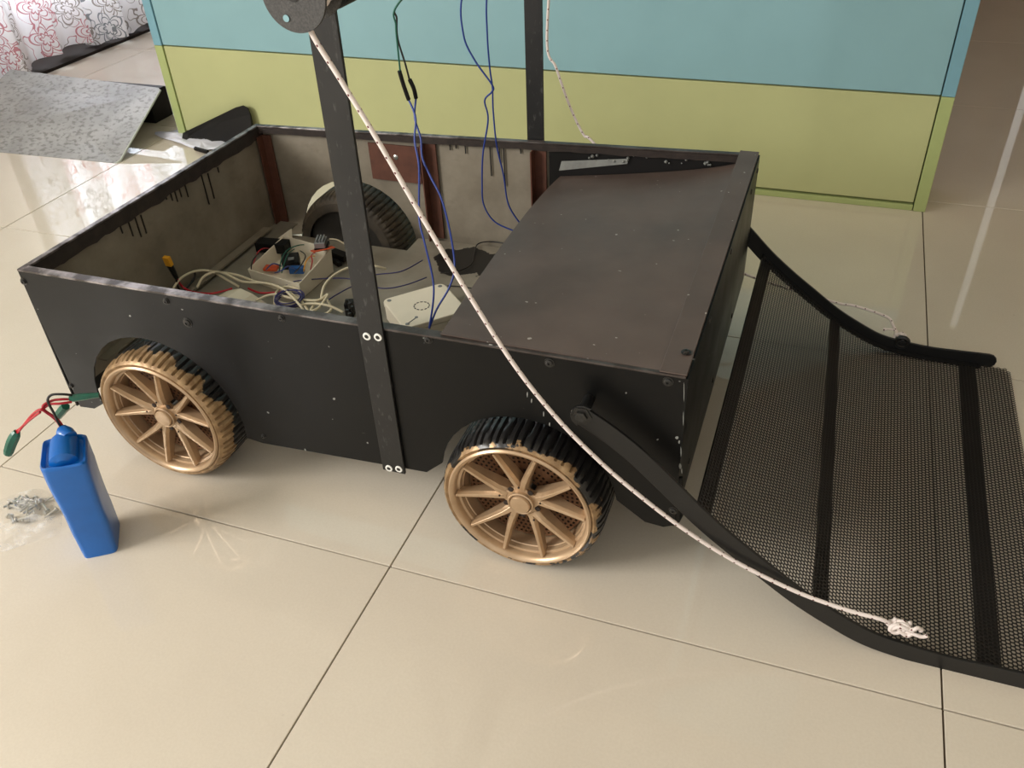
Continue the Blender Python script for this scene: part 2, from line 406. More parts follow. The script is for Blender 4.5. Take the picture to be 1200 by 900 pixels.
# left wall with an opening for the glazed door
b = MB()
b.box((LX - .06, 0.35, 1.35), (0.12, 3.1, 2.7)); b.box((LX - .06, 2.4, .2), (0.12, 1.0, 0.4)); b.box((LX - .06, -2.95, 1.35), (0.12, .5, 2.7)); b.box((LX - .06, -1.95, .5), (0.12, 1.5, 1.0)); b.box((LX - .06, -1.95, 2.6), (0.12, 1.5, 0.2)); b.box((LX - .06, 3.85, 1.35), (0.12, 1.9, 2.7)); b.box((LX - .06, 2.3, 2.5), (0.12, 1.2, 0.4))
tag(b.build('wall_left', M['plaster']), kind='structure')
b = MB(); b.box((-1.5, 4.76, 1.35), (3.4, 0.08, 2.7)); b.box((3.05, 4.76, 1.35), (0.3, 0.08, 2.7)); b.box((1.55, 4.76, 2.5), (2.7, 0.08, 0.4)); b.box((1.55, 4.76, .04), (2.7, 0.08, 0.08))
tag(b.build('wall_far', M['darkwall']), kind='structure')
b = MB()
for x0, x1, z0, z1 in ((0.2, .26, .08, 2.3), (2.84, 2.9, .08, 2.3), (.26, 2.84, 2.24, 2.3), (.26, 2.84, .08, .14)): b.box(((x0 + x1) / 2, 4.76, (z0 + z1) / 2), (x1 - x0, .05, z1 - z0))
tag(b.build('window_2', M['frame']), kind='structure')
wallbox('wall_right', (3.1, 0.8, 1.35), (0.1, 7.9, 2.7), M['plaster'])
wallbox('ceiling', (0.1, 1.6, 2.74), (6.2, 6.4, 0.08), M['ceiling'])
b = MB()
for y0, y1, z0, z1 in ((1.9, 1.96, .4, 2.3), (2.84, 2.9, .4, 2.3), (2.37, 2.43, .4, 2.3), (1.9, 2.9, 2.24, 2.3), (1.9, 2.9, .4, 0.45)):
    b.box((LX - .06, (y0 + y1) / 2, (z0 + z1) / 2), (0.07, y1 - y0, z1 - z0))
win = tag(b.build('window_1', M['frame']), kind='structure')
for y0, y1 in ((1.96, 2.37), (2.43, 2.84)):
    b = MB(); b.box((LX - .06, (y0 + y1) / 2, 1.345), (0.006, y1 - y0, 1.79)); b.build('pane', M['glass'], win)
b = MB()
for y0, y1, z0, z1 in ((-2.7, -2.64, 1, 2.5), (-1.26, -1.2, 1, 2.5), (-1.98, -1.92, 1, 2.5), (-2.7, -1.2, 2.44, 2.5), (-2.7, -1.2, 1, 1.06)):
    b.box((LX - .06, (y0 + y1) / 2, (z0 + z1) / 2), (0.07, y1 - y0, z1 - z0))
tag(b.build('window_3', M['frame']), kind='structure')
b = MB(); b.box((-2.70, 2.1, 0.006), (0.20, 2.6, 0.012)); tag(b.build('floor_strip_1', M['hem_strip']), kind='structure')  # dark strip on the floor under the curtain hem

def curtain(name, y0, y1, x, z0f, z1, m, amp, wl, seed, axis='Y', uvs=1.0):
    rnd = random.Random(seed); n = int((y1 - y0) / 0.012); rows = 14; b = MB()
    ph = [rnd.uniform(0, 6.28) for _ in range(3)]
    def off(s):
        return amp * (math.sin(2 * PI * s / wl + ph[0]) + 0.45 * math.sin(2 * PI * s / (wl * 0.53) + ph[1])) + 0.25 * amp * math.sin(2 * PI * s / (wl * 2.7) + ph[2])
    L = 0; prev = None; us = []
    for i in range(n + 1):
        s = y0 + (y1 - y0) * i / n; p = Vector((off(s), s))
        if prev is not None: L += (p - prev).length
        prev = p; us.append(L)
        z0 = z0f(s)
        for r in range(rows + 1):
            q = r / rows; z = z0 + (z1 - z0) * q; d = off(s) * (1.0 - 0.35 * q)
            b.v.append((x + d, s, z) if axis == 'Y' else (s, x + d, z))
    for i in range(n):
        for r in range(rows):
            a = i * (rows + 1) + r; c = a + rows + 1
            z = lambda idx: b.v[idx][2]
            b.uv[len(b.f)] = [(us[i], z(a)), (us[i + 1], z(c)), (us[i + 1], z(c + 1)), (us[i], z(a + 1))]
            b.f.append((a, c, c + 1, a + 1))
    return b.build(name, m, None, smooth='all')
cu = curtain('curtain', 1.68, 2.84, -2.63, lambda s: 0.035 + 0.018 * math.sin(s * 9 + 1) + 0.014 * math.sin(s * 31), 2.4, M['curtain'], 0.050, 0.19, 3)
tag(cu, 'white sheer curtain printed with red and grey flowers at the window', 'curtain')
cu2 = curtain('curtain', 0.15, 1.485, 4.60, lambda s: 0.03, 2.4, M['curtain_brown'], 0.035, 0.21, 9, axis='X')
tag(cu2, 'brown curtain hanging at the far end of the room, mirrored in the floor', 'curtain')
cu3 = curtain('curtain', 1.53, 3.0, 4.62, lambda s: 0.03, 2.4, M['curtain_brown'], 0.04, 0.19, 12, axis='X')
tag(cu3, 'right-hand brown curtain at the far end of the room beside the gap', 'curtain')

# ------------------------------------------------------------------ the cart
cart = empty('ramp_cart', (-0.12, 0.44, 0.0))
tag(cart, 'black sheet-metal box cart with bronze wheels, winch posts and a perforated loading ramp', 'cart')
YN = 0.103                      # near face
# near side panel with two wheel arches
WR = (-0.457, 0.127); WF = (0.197, 0.126)      # wheel centres x, z
def arc(cx, cz, r, a0, a1, n=18): return [(cx + r * math.cos(math.radians(a0 + (a1 - a0) * k / n)), cz + r * math.sin(math.radians(a0 + (a1 - a0) * k / n))) for k in range(n + 1)]
out = [(-0.677, 0.372), (0.417, 0.380), (0.417, 0.118), (0.405, 0.112), (0.378, 0.114)]
out += arc(WF[0], WF[1], 0.139, 8, 172) + [(0.030, 0.118), (-0.275, 0.102)]
out += arc(WR[0], WR[1], 0.153, -8, 186) + [(-0.634, 0.095), (-0.668, 0.092)]
b = MB(); b.prism([(x, YN, z) for x, z in out], (0, 0.003, 0))
# triangulation of concave cap: let bmesh handle it
side = b.build('side_panel', M['black'], cart); tag(side, 'near black side panel with two wheel arches')
def screw(u, v, parent, big=1.0, plane=('Y', YN), m='blackscrew', nrm=(0, -1, 0)):
    p = at(u, v, **{plane[0]: plane[1]}); n = Vector(nrm); rot = Vector((0, 0, 1)).rotation_difference(n).to_matrix()
    b = MB(); bb = MB()
    prof = [(0.0066 * big, 0.0), (0.0066 * big, 0.0008), (0.0048 * big, 0.001), (0.0046 * big, 0.0028), (0.0028 * big, 0.0036), (0.0018 * big, 0.0036), (0.0016 * big, 0.0020), (0.0, 0.0020)]
    bb.lathe(prof, (0, 0, 0), 'Z', 14); b.add([p + rot @ Vector(v_) for v_ in bb.v], bb.f)
    return b.build('screw', M[m], parent, smooth=True)
for u, v, k in ((195, 353, .9), (220, 378, 1.3), (330, 373, .9), (502, 398, 1.0), (644, 425, 1.1), (783, 447, 1.1), (28, 330, 1.0), (84, 452, .8), (309, 511, .7), (789, 598, 1.0)):
    screw(u, v, side, k)

def quad_plate(pts, thick, name, m, parent, lab=None, bevel=0.0):
    P = [Vector(p) for p in pts]; n = (P[1] - P[0]).cross(P[3] - P[0]).normalized() * thick
    b = MB(); b.prism(P, n); o = b.build(name, m, parent, bevel=bevel)
    if lab: tag(o, lab)
    return o
A = Vector((-0.677, YN, 0.372)); B = Vector((0.417, YN, 0.380)); C = Vector((0.417, 0.822, 0.394)); D = Vector((-0.657, 0.774, 0.379))
zb = 0.11
quad_plate([(A.x, A.y, .092), (A.x, A.y, A.z), (D.x, D.y, D.z), (D.x, D.y, .11)], -0.003, 'end_panel', M['black'], cart, 'black end panel at the left')
quad_plate([(B.x, B.y, .118), (B.x, B.y, B.z), (C.x, C.y, C.z), (C.x, C.y, .13)], -0.003, 'end_panel', M['black'], cart, 'black end panel above the ramp')
# inner galvanised liners (left)
ins = 0.004
quad_plate([(A.x + ins, A.y + .004, .12), (A.x + ins, A.y + .004, A.z - .002), (D.x + ins, D.y, D.z - .002), (D.x + ins, D.y, .12)], -0.0015, 'inner_sheet', M['galv'], cart, 'grey galvanised inner sheet')
# far panel with arch opening
fx = lambda x: D.y + (C.y - D.y) * (x - D.x) / (C.x - D.x)
fz = lambda x: D.z + (C.z - D.z) * (x - D.x) / (C.x - D.x)
WFR = (-0.445, 0.127)
fo = [(D.x, D.z), (C.x, C.z), (C.x, .13)] + [(0.05 + 0.12 * 1.0, .12)] + [(-0.27, .12)] + arc(WFR[0], WFR[1], 0.142, 0, 182) + [(D.x, .11)]
b = MB(); b.prism([(x, fx(x) + .003, z) for x, z in fo], (0, 0.003, 0)); tag(b.build('side_panel', M['black'], cart), 'far side panel, black outside')
b = MB(); b.prism([(x, fx(x), z) for x, z in fo], (0, 0.002, 0)); tag(b.build('inner_sheet', M['galv'], cart), 'scuffed grey inner sheet with a wheel arch')
# floor pan
b = MB(); b.prism([(-0.665, 0.20, .148), (0.40, 0.20, .148), (0.40, 0.80, .148), (-0.29, 0.775, .148), (-0.29, .715, .148), (-0.60, .715, .148), (-0.60, .77, .148), (-0.655, .77, .148)], (0, 0, .003))
tag(b.build('floor_pan', M['pan'], cart), 'grey sheet floor with black paint spill')
# top rim (flat flange) + hanging inner band
def rim(P, Q, inward, wd, name='top_rim', band=0.026, m='rim'):
    P = Vector(P); Q = Vector(Q); iv = Vector(inward) * wd; b = MB()
    b.prism([P, Q, Q + iv, P + iv], (0, 0, .0035)); o = b.build(name, M[m], cart, bevel=.0008)
    if band:
        b = MB(); n = 60; rnd = random.Random(int(P.x * 1000)); off = Vector(inward) * 0.0015
        top = [P.lerp(Q, k / n) + iv for k in range(n + 1)]
        low = [p - Vector((0, 0, band * (0.95 + 0.16 * noise.noise(p * 45)))) for p in top]
        vs = []
        for t_, l_ in zip(top, low): vs += [t_, l_, t_ + off, l_ + off]
        fs = []
        for k in range(n):
            a = 4 * k; c = a + 4
            fs += [(a, a + 1, c + 1, c), (a + 2, c + 2, c + 3, a + 3), (a + 1, a + 3, c + 3, c + 1)]
        b.add(vs, fs); b.build('rim_band', M['band'], o)
    return o
rim(A + Vector((0, -.001, 0)), B + Vector((0, -.001, 0)), (0, 1, 0), 0.016)
rim(A + Vector((-.001, 0, 0)), D + Vector((-.001, 0, 0)), (1, 0, 0), 0.011, band=.026)
rim(D, C, (0, -1, 0), 0.012, band=.013)
# front flange with screws over the lid
b = MB(); b.prism([B + Vector((-.034, 0, .004)), B + Vector((.001, 0, .004)), C + Vector((.001, 0, .004)), C + Vector((-.034, 0, .004))], (0, 0, .002)); fl = tag(b.build('front_flange', M['lid'], cart, bevel=.0008), 'brown-black flange strip along the ramp end')
for u, v in ((804, 413), (850, 283), (881, 185)):
    screw(u, v, fl, 1.0, ('Z', .388), nrm=(0, 0, 1))
for yy, zz in ((0.27, 0.366), (0.47, 0.372), (0.72, 0.365), (0.80, 0.372), (0.20, 0.16), (0.42, 0.155), (0.64, 0.15)):
    b = MB(); b.lathe([(0.006, 0), (0.006, .001), (0.0045, .004), (0, .0045)], (B.x + .001, yy, zz), 'X', 12); b.build('screw', M['blackscrew'], cart, smooth=True)
# sagging lid
def lidpt(s, t):
    # s along x (0 = open edge), t from near to far
    x = (0.078 * (1 - t) + 0.036 * t) * (1 - s) + 0.405 * s
    y = 0.108 + t * (0.800 - 0.108) + 0.012 * t * s
    z = 0.3835 + 0.0115 * t * s - 0.062 * (t ** 2.6) * ((1 - s) ** 0.5) - 0.006 * math.sin(PI * t) * (1 - s)
    return Vector((x, y, z))
b = MB(); n = 28
for i in range(n + 1):
    for j in range(n + 1): b.v.append(tuple(lidpt(i / n, j / n)))
off = len(b.v)
for v in list(b.v): b.v.append((v[0], v[1], v[2] - .0016))
for i in range(n):
    for j in range(n):
        a = i * (n + 1) + j; c = a + n + 1; b.f += [(a, c, c + 1, a + 1), (a + off, a + 1 + off, c + 1 + off, c + off)]
for i in range(n):
    for a, c in ((i, i + 1), (n * (n + 1) + i, n * (n + 1) + i + 1), (i * (n + 1), (i + 1) * (n + 1)), (i * (n + 1) + n, (i + 1) * (n + 1) + n)):
        b.f.append((a, c, c + off, a + off))
lid = tag(b.build('lid', M['lid'], cart, smooth=True), 'brown-black sheet cover sagging at its far inner corner')
b = MB(); b.prism([(x, fx(x) - .0035, z) for x, z in ((.012, .378), (.408, .388), (.408, .335), (.30, .305), (.012, .280))], (0, .001, 0)); tag(b.build('gap_dark_sheet', M['drip_gap'], cart), 'added dark sheet darkening the gap behind the sagging cover')  # dark sheet added to darken the gap behind the lid
# pale strip and sealant blobs in the gap behind the lid
def onfar(u, v, d=0.002):
    p = at(u, v, Y=0.80); y = fx(p.x) - d; return at(u, v, Y=y)
b = MB(); b.prism([onfar(655, 200, .008), onfar(735, 192, .008), onfar(737, 186, .008), onfar(658, 189, .008)], (0, .001, 0)); b.build('metal_strip', M['aluminium'], cart)
b = MB(); rnd = random.Random(5)
for k in range(22):
    u = rnd.uniform(690, 835); v = 180 + (u - 690) * 0.045 + rnd.uniform(-1, 8); p = onfar(u, v, .008); r = rnd.uniform(.0015, .0042)
    b.lathe([(0, -r), (r * .8, -r * .4), (r, r * .3), (r * .4, r * .8), (0, r)], p, 'Y', 6)
tag(b.build('sealant_blob', M['aluminium'], cart, smooth=True), kind='stuff')
# red-oxide frame pieces inside
def facing_far(u0, v0, u1, v1, wpx, name, d, m='primer', thick=.004):
    a = onfar(u0, v0, d); c = onfar(u1, v1, d); w_ = (onfar(u0 + wpx, v0, d) - a).length; b = MB()
    b.prism([a, Vector((a.x + w_, a.y, a.z)), Vector((c.x + w_, c.y, c.z)), c], (0, thick, 0)); return b.build(name, M[m], cart, bevel=.0006)
def farpost(x, z0, z1, w_, name='frame_upright', d=.004):
    b = MB(); y = fx(x); b.box((x, y - d, (z0 + z1) / 2), (w_, .004, z1 - z0)); b.box((x - w_ / 2, y - d - w_ * .45, (z0 + z1) / 2), (.003, w_ * .9, z1 - z0)); return b.build(name, M['primer'], cart, bevel=.0005)
tag(farpost(-0.635, .152, .36, .022), 'red-oxide corner upright')
tag(farpost(-0.245, .152, .372, .026), 'red-oxide middle upright'); tag(farpost(-0.006, .152, .375, .026), 'red-oxide upright beside the lid')
p0 = onfar(432, 166); p1 = onfar(492, 170); p2 = onfar(492, 213)
b = MB(); b.box(((p0.x + p1.x) / 2, fx(p0.x) - .006, (p0.z + p2.z) / 2), (p1.x - p0.x, .003, p0.z - p2.z)); gp = b.build('gusset_plate', M['primer'], cart)
b = MB(); b.lathe([(0.006, 0), (.006, -.002), (.003, -.004), (0, -.004)], onfar(464, 184, .0085), 'Y', 10); b.build('bolt', M['steel'], gp, smooth=True)
b = MB(); b.box((-0.655 + .012, 0.44, .16), (.02, .55, .004)); b.build('floor_angle', M['galv'], cart)
# paint drips
b = MB()
for u, v0, v1 in ((236, 205, 246), (243.5, 203, 238), (203, 218, 240), (209, 217, 233), (216, 214, 234), (150, 258, 281), (158, 254, 283), (165, 252, 278), (140, 262, 276), (192, 222, 236), (198, 220, 238), (255, 196, 203)):
    a = at(u, v0, X=-0.662); fxl = A.x + (D.x - A.x) * (a.y - A.y) / (D.y - A.y) + .0065; a = at(u, v0, X=fxl); c = at(u, v1, X=fxl); c.y = a.y
    b.box((fxl, a.y, (a.z + c.z) / 2), (.0014, .0024, abs(a.z - c.z)))
for u, v0, v1 in ((574, 172, 206), (590, 172, 218), (585, 172, 190), (545, 170, 180), (527, 168, 176), (534, 168, 174), (610, 172, 180)):
    a = onfar(u, v0, .003); c = onfar(u, v1, .003); b.box((a.x, a.y, (a.z + c.z) / 2), (.0022, .0014, abs(a.z - c.z)))
tag(b.build('paint_drip', M['drip_gap'], cart), kind='stuff')

b = MB(); rnd = random.Random(4)
for u, v, sx, sy in ((793.5, 513, 2.2, 2.4), (796, 518, 1.2, 2), (798, 530, .8, 7), (797, 546, 1.6, 4), (799, 552, .8, 4), (801.5, 460, .5, 14), (800.8, 490, .5, 9), (575, 404, 3, .9), (583, 406, 4, .8), (591, 408, 2, .7), (618, 462, .8, 4), (623, 470, .8, 3), (637, 485, .8, 3), (644, 497, .8, 3), (498, 396, 3, .7)):
    c0_ = [(u + sx * math.cos(a) * rnd.uniform(.6, 1.2), v + sy * math.sin(a) * rnd.uniform(.6, 1.2)) for a in [k * PI / 3 for k in range(6)]]
    b.prism([at(x_, y_, Y=YN - .0003) for x_, y_ in c0_], (0, .0002, 0))
tag(b.build('paint_chip', M['aluminium'], cart), 'pale chips in the black paint', kind='stuff')
# ------------------------------------------------------------------ wheels
def make_wheel(cx, cy, cz, R, width, tm, parent, side=-1, full=True, rot=0.0, lab=None):
    """cy = outer face; side = -1 faces -Y"""
    S = side; n = 264; b = MB()
    def Y(a): return cy - S * a        # a: distance inward from the outer face
    prof = [(.108, .010, 0), (.112, .002, 0), (.1165, .0, .0), (.1210, .004, .2), (.1240, .011, 1), (.1262, .022, 1), (.127, .035, 1), (.127, .050, 1), (.1268, .056, 0), (.127, .062, 1), (.127, .080, 1), (.1258, .094, 1), (.1225, .106, 1), (.117, width - .008, .2), (.112, width - .002, 0), (.100, width, 0), (.094, width, 0)]
    k0 = R / .127; np_ = len(prof)
    for i in range(n):
        for (r, a, g) in prof:
            slant = (a - .056) * (14 if a < .056 else -14)
            ph = (i + slant) % 4.4
            d = 0.0042 * g if ph < 1.15 else 0.0
            an = 2 * PI * i / n; rr = (r - d) * k0
            b.v.append((cx + rr * math.cos(an), Y(a), cz + rr * math.sin(an)))
    for i in range(n):
        j = (i + 1) % n
        for q in range(np_ - 1): b.f.append((i * np_ + q, i * np_ + q + 1, j * np_ + q + 1, j * np_ + q))
    wh = b.build('wheel', M[tm], parent, smooth=True, origin=(cx, cy, cz))
    if lab: tag(wh, lab)
    C0 = Vector((cx, cy, cz))
    # rim barrel with stepped lip
    b = MB(); pr = [(.1115, .008), (.1120, .000), (.1095, -.0025), (.1060, -.001), (.1030, .004), (.1020, .012), (.0985, .013), (.0970, .020), (.0955, .021), (.0940, .050), (.093, width - .02)]
    b.lathe([(r * k0, -S * a) for r, a in pr], C0, 'Y', 96); b.build('rim', M['gold'], wh, smooth=True)
    b = MB(); b.lathe([(.0945 * k0, -S * (width - .012)), (0, -S * (width - .012))], C0, 'Y', 48); b.build('back_disc', M['hole' if full else 'rubber'], wh)
    if not full: return wh
    # perforated disc behind the spokes
    b = MB(); rings = 19; segs = 150; r0, r1 = .022, .092; da = .040
    P = lambda r, a: (cx + r * math.cos(a), Y(da), cz + r * math.sin(a))
    for q in range(rings):
        ra = r0 + (r1 - r0) * q / rings; rb_ = r0 + (r1 - r0) * (q + 1) / rings; ns = max(24, int(2 * PI * ra / .0037)); ns -= ns % 2
        for i in range(ns):
            if q in (0, 7, 8, 18) or (q % 2 == 0) or (i % 2 == 0):
                a0 = 2 * PI * i / ns; a1 = 2 * PI * (i + 1) / ns; o = len(b.v)
                b.v += [P(ra, a0), P(rb_, a0), P(rb_, a1), P(ra, a1)]; b.f.append((o, o + 1, o + 2, o + 3))
    b.build('brake_disc', M['gold_dark'], wh)
    b = MB(); b.lathe([(.093, -S * .052), (0, -S * .052)], C0, 'Y', 48); b.build('backing', M['hole'], wh)
    # ten spokes as five V pairs
    for k in range(5):
        th = rot + 2 * PI * k / 5
        for sgn in (-1, 1):
            b = MB(); ends = []
            a_in = th + sgn * .10; a_mid = th + sgn * .20; a_out = th + sgn * .315
            stations = [(.024, a_in, .0090, .015, .022), (.040, th + sgn * .19, .0066, .011, .024), (.060, th + sgn * .25, .0056, .008, .022), (.080, th + sgn * .29, .0048, .005, .019), (.1010, a_out, .0040, .002, .016)]
            ring = []
            for r, a, hw, d, th_ in stations:
                p = Vector((math.cos(a), 0, math.sin(a))) * r; tdir = Vector((-math.sin(a), 0, math.cos(a)))
                ring.append([C0 + p + tdir * hw * 1.0 + Vector((0, -S * (d + th_), 0)), C0 + p + tdir * hw * .95 + Vector((0, -S * (d + .006), 0)), C0 + p + tdir * hw * .45 + Vector((0, -S * d, 0)),
                             C0 + p - tdir * hw * .45 + Vector((0, -S * d, 0)), C0 + p - tdir * hw * .95 + Vector((0, -S * (d + .006), 0)), C0 + p - tdir * hw * 1.0 + Vector((0, -S * (d + th_), 0))])
            m_ = 6; o = 0; vs = [v for r_ in ring for v in r_]; fs = []
            for i in range(len(ring) - 1):
                for q in range(m_): fs.append((i * m_ + q, i * m_ + (q + 1) % m_, (i + 1) * m_ + (q + 1) % m_, (i + 1) * m_ + q))
            fs += [tuple(range(m_)), tuple((len(ring) - 1) * m_ + q for q in range(m_))]
            b.add(vs, fs); b.build('spoke', M['gold'], wh, bevel=.0006)
    # hub: star plate, ring and cap, lug holes
    b = MB(); pts = []
    for k in range(60):
        a = rot + 2 * PI * k / 60; r = .0285 + .0055 * math.cos(5 * (a - rot))
        pts.append(C0 + Vector((r * math.cos(a), -S * .016, r * math.sin(a))))
    b.prism(pts, (0, -S * .012, 0)); b.build('hub_plate', M['gold'], wh, bevel=.001)
    b = MB(); b.lathe([(.0205, -S * .018), (.0205, -S * .0105), (.0188, -S * .0095), (.0172, -S * .0105), (.0172, -S * .015)], C0, 'Y', 32); b.build('hub_ring', M['gold'], wh, smooth=True)
    b = MB(); b.lathe([(.0158, -S * .018), (.0158, -S * .0085), (.0145, -S * .0068), (.008, -S * .0058), (0, -S * .0055)], C0, 'Y', 32); b.build('hub_cap', M['gold'], wh, smooth=True)
    for k in range(5):
        a = rot + 2 * PI * (k + .5) / 5
        b = MB(); b.lathe([(.0045, 0), (.0042, S * .0015), (.0015, S * .002), (0, S * .002)], C0 + Vector((.0262 * math.cos(a), -S * .0165, .0262 * math.sin(a))), 'Y', 10); b.build('lug_recess', M['hole'], wh, smooth=True)
    for k in range(5):
        a = rot + 2 * PI * k / 5
        b = MB(); b.lathe([(.0016, -S * .0), (.0016, S * .0015), (0, S * .002)], C0 + Vector((.0335 * math.cos(a), -S * .0105, .0335 * math.sin(a))), 'Y', 8); b.build('lug_pin', M['hole'], wh, smooth=True)
    return wh
make_wheel(WF[0], 0.0615, WF[1], .1262, .115, 'tyre_front', cart, rot=math.radians(20), lab='front bronze alloy-style wheel with half black tyre')
make_wheel(WR[0], 0.0760, WR[1], .1275, .110, 'tyre_rear', cart, rot=math.radians(24), lab='rear bronze alloy-style wheel, tyre mostly bronze')
make_wheel(WFR[0], 0.838, WFR[1], .127, .118, 'dusty', cart, side=1, full=False, lab='far rear wheel, dusty black tyre showing inside the box')
make_wheel(0.20, 0.885, .127, .127, .11, 'dusty', cart, side=1, full=False, lab='far front wheel, hidden behind the box')
b = MB(); b.tube([(WR[0], .10, .127), (WR[0], .82, .127)], .008, 10); b.build('axle', M['steel'], cart)
b = MB(); b.tube([(WF[0], .10, .127), (WF[0], .86, .127)], .008, 10); b.build('axle', M['steel'], cart)

# ------------------------------------------------------------------ posts and winch
def post(x0, x1, y, ytop, z0, z1, far=False):
    b = MB(); t_ = -.005 if not far else .005
    dx = .012
    b.prism([(x0, y, z0), (x1, y, z0), (x1 - .0, y, .38), (x1 + dx * .3, y, z1), (x0 + dx * .3, y, z1), (x0, y, .38)], (0, t_, 0))
    return b.build('winch_post', M['post'], cart, bevel=.0008)
pn = post(-0.0455, -0.0065, YN - .0005, .1, .108, .835); tag(pn, 'near flat-bar post bolted to the side panel')
pf = post(-0.036, -0.001, 0.808, .8, .12, .835, far=True); tag(pf, 'far flat-bar post')
def washer(u, v, parent, y):
    p = at(u, v, Y=y); b = MB(); b.lathe([(.0062, .0), (.0060, -.0014), (.0036, -.0018), (.0032, -.0008)], p, 'Y', 18); w_ = b.build('washer', M['white_ring'], parent, smooth=True)
    b = MB(); b.lathe([(.0033, -.0004), (.0030, -.0016), (.0012, -.0018), (.0, -.0012)], p, 'Y', 12); b.build('bolt', M['blackscrew'], parent, smooth=True)
for u, v in ((430, 394), (443, 395), (456, 548.5), (467.5, 549.5)): washer(u, v, pn, YN - .0058)
AX = Vector((-0.004, 0, .835))
b = MB(); b.lathe([(.0, .088), (.030, .088), (.031, .092), (.031, .845), (0, .845)], AX, 'Y', 32); wt = tag(b.build('winch_tube', M['post'], cart, smooth=True), 'thick black tube spanning the two posts')
b = MB(); b.tube([AX + Vector((0, .027, 0)), AX + Vector((0, .1, 0))], .010, 12); b.build('spindle', M['steel'], wt, smooth=True)
# spool cheek: plate with a centre hole and a bolt hole
def cheek(y, R, withhole):
    b = MB(); n = 48; off = Vector((0, .0035, 0)); c = AX + Vector((0, y, 0)); rr = [R, .0055]
    hole = (Vector((.0, 0, -.0)), None)
    for r in rr:
        for k in range(n):
            a = 2 * PI * k / n; b.v.append(tuple(c + Vector((r * math.cos(a), 0, r * math.sin(a)))))
    m_ = 2 * n
    for v in list(b.v): b.v.append((v[0], v[1] + .0035, v[2]))
    for k in range(n):
        j = (k + 1) % n; b.f += [(k, j, n + j, n + k), (m_ + k, m_ + n + k, m_ + n + j, m_ + j), (k, m_ + k, m_ + j, j), (n + k, n + j, m_ + n + j, m_ + n + k)]
    o = b.build('spool_cheek', M['spool'], wt, bevel=.0004)
    return o
cheek(.022, .0375, True); cheek(.064, .0330, False)
hp = at(335.5, 21.5, Y=.0215)
b = MB(); b.lathe([(.0036, -.0002), (.0036, -.0006), (0, -.0006)], hp, 'Y', 16); tag(b.build('bolt_hole', M['teal'], wt), 'pale hole through the cheek')
b = MB(); b.lathe([(.0065, -.0), (.0065, -.001), (0, -.001)], AX + Vector((0, .0215, 0)), 'Y', 16); b.build('spindle_hole', M['slot'], wt)
# rope coil
def rope_obj(pts, name, lab, r=.0028, n=10):
    b = MB(); b.tube(smooth_path(pts, n), r, 10, uv=True); o = b.build(name, M['rope'], None, smooth='all'); tag(o, lab, 'rope'); return o
coil = []
for k in range(0, 6 * 24):
    a = 2 * PI * k / 24; y = .030 + .030 * (k / (6 * 24)); coil.append(AX + Vector((.0215 * math.cos(a), y, .0215 * math.sin(a))))
b = MB(); b.tube(coil, .0030, 8, uv=True)
near_pts = [AX + Vector((.0205, .034, -.012)), at(361, 29, Y=.032), at(400, 95, Y=.034), at(440, 160, Y=.036), at(520, 297, Y=.040), at(596, 418, Y=.044), at(650, 487, Y=.047), at(700, 538, Y=.050), at(745, 577, Y=.052), at(800, 619, Y=.054), at(860, 657, Y=.056), at(930, 692, Y=.056), at(990, 714, Y=.056), at(1030, 725, Y=.056), at(1045, 731, Y=.060)]
b.tube(smooth_path(near_pts, 10), .0029, 10, uv=True)
nr = b.build('rope', M['rope'], None, smooth='all'); tag(nr, 'near red-flecked white rope from the winch spool down to the ramp edge', 'rope')
# knot
kc = at(1056, 735, Y=.058)
b = MB(); rnd = random.Random(2); pts = []
for k in range(34):
    a = k * 1.15; pts.append(kc + Vector((.011 * math.cos(a) * (1 + .2 * math.sin(a * .7)) + (k - 17) * .00022, .006 * math.sin(a * .53), .007 * math.sin(a * 1.31))))
b.tube(smooth_path(pts, 4), .0030, 8, uv=True)
b.tube(smooth_path([kc + Vector((.006, -.003, 0)), kc + Vector((.014, -.006, .008)), kc + Vector((.018, -.004, .011)), kc + Vector((.023, -.002, .006))], 5), [.0026] * 15 + [.0042], 8, uv=True)
b.tube(smooth_path([kc + Vector((.004, -.003, -.002)), kc + Vector((.016, -.006, -.001)), kc + Vector((.026, -.006, -.002)), kc + Vector((.032, -.005, .001))], 5), [.0026] * 15 + [.0048], 8, uv=True)
b.build('knot', M['rope'], nr, smooth='all')
fy = .868
far_pts = [AX + Vector((.018, fy, -.01)), at(641, 44, Y=fy), at(652, 80, Y=fy), at(668, 125, Y=fy), at(684, 158, Y=fy), at(697, 169, Y=fy)]
e = at(971, 352, Y=fy); far_pts += [far_pts[-1].lerp(e, .25) + Vector((0, 0, -.07)), far_pts[-1].lerp(e, .6) + Vector((0, 0, -.07)), e, at(1000, 358, Y=fy), at(1026, 366, Y=fy), at(1042, 373, Y=fy), at(1047, 382, Y=fy - .005), at(1052, 391, Y=fy - .012)]
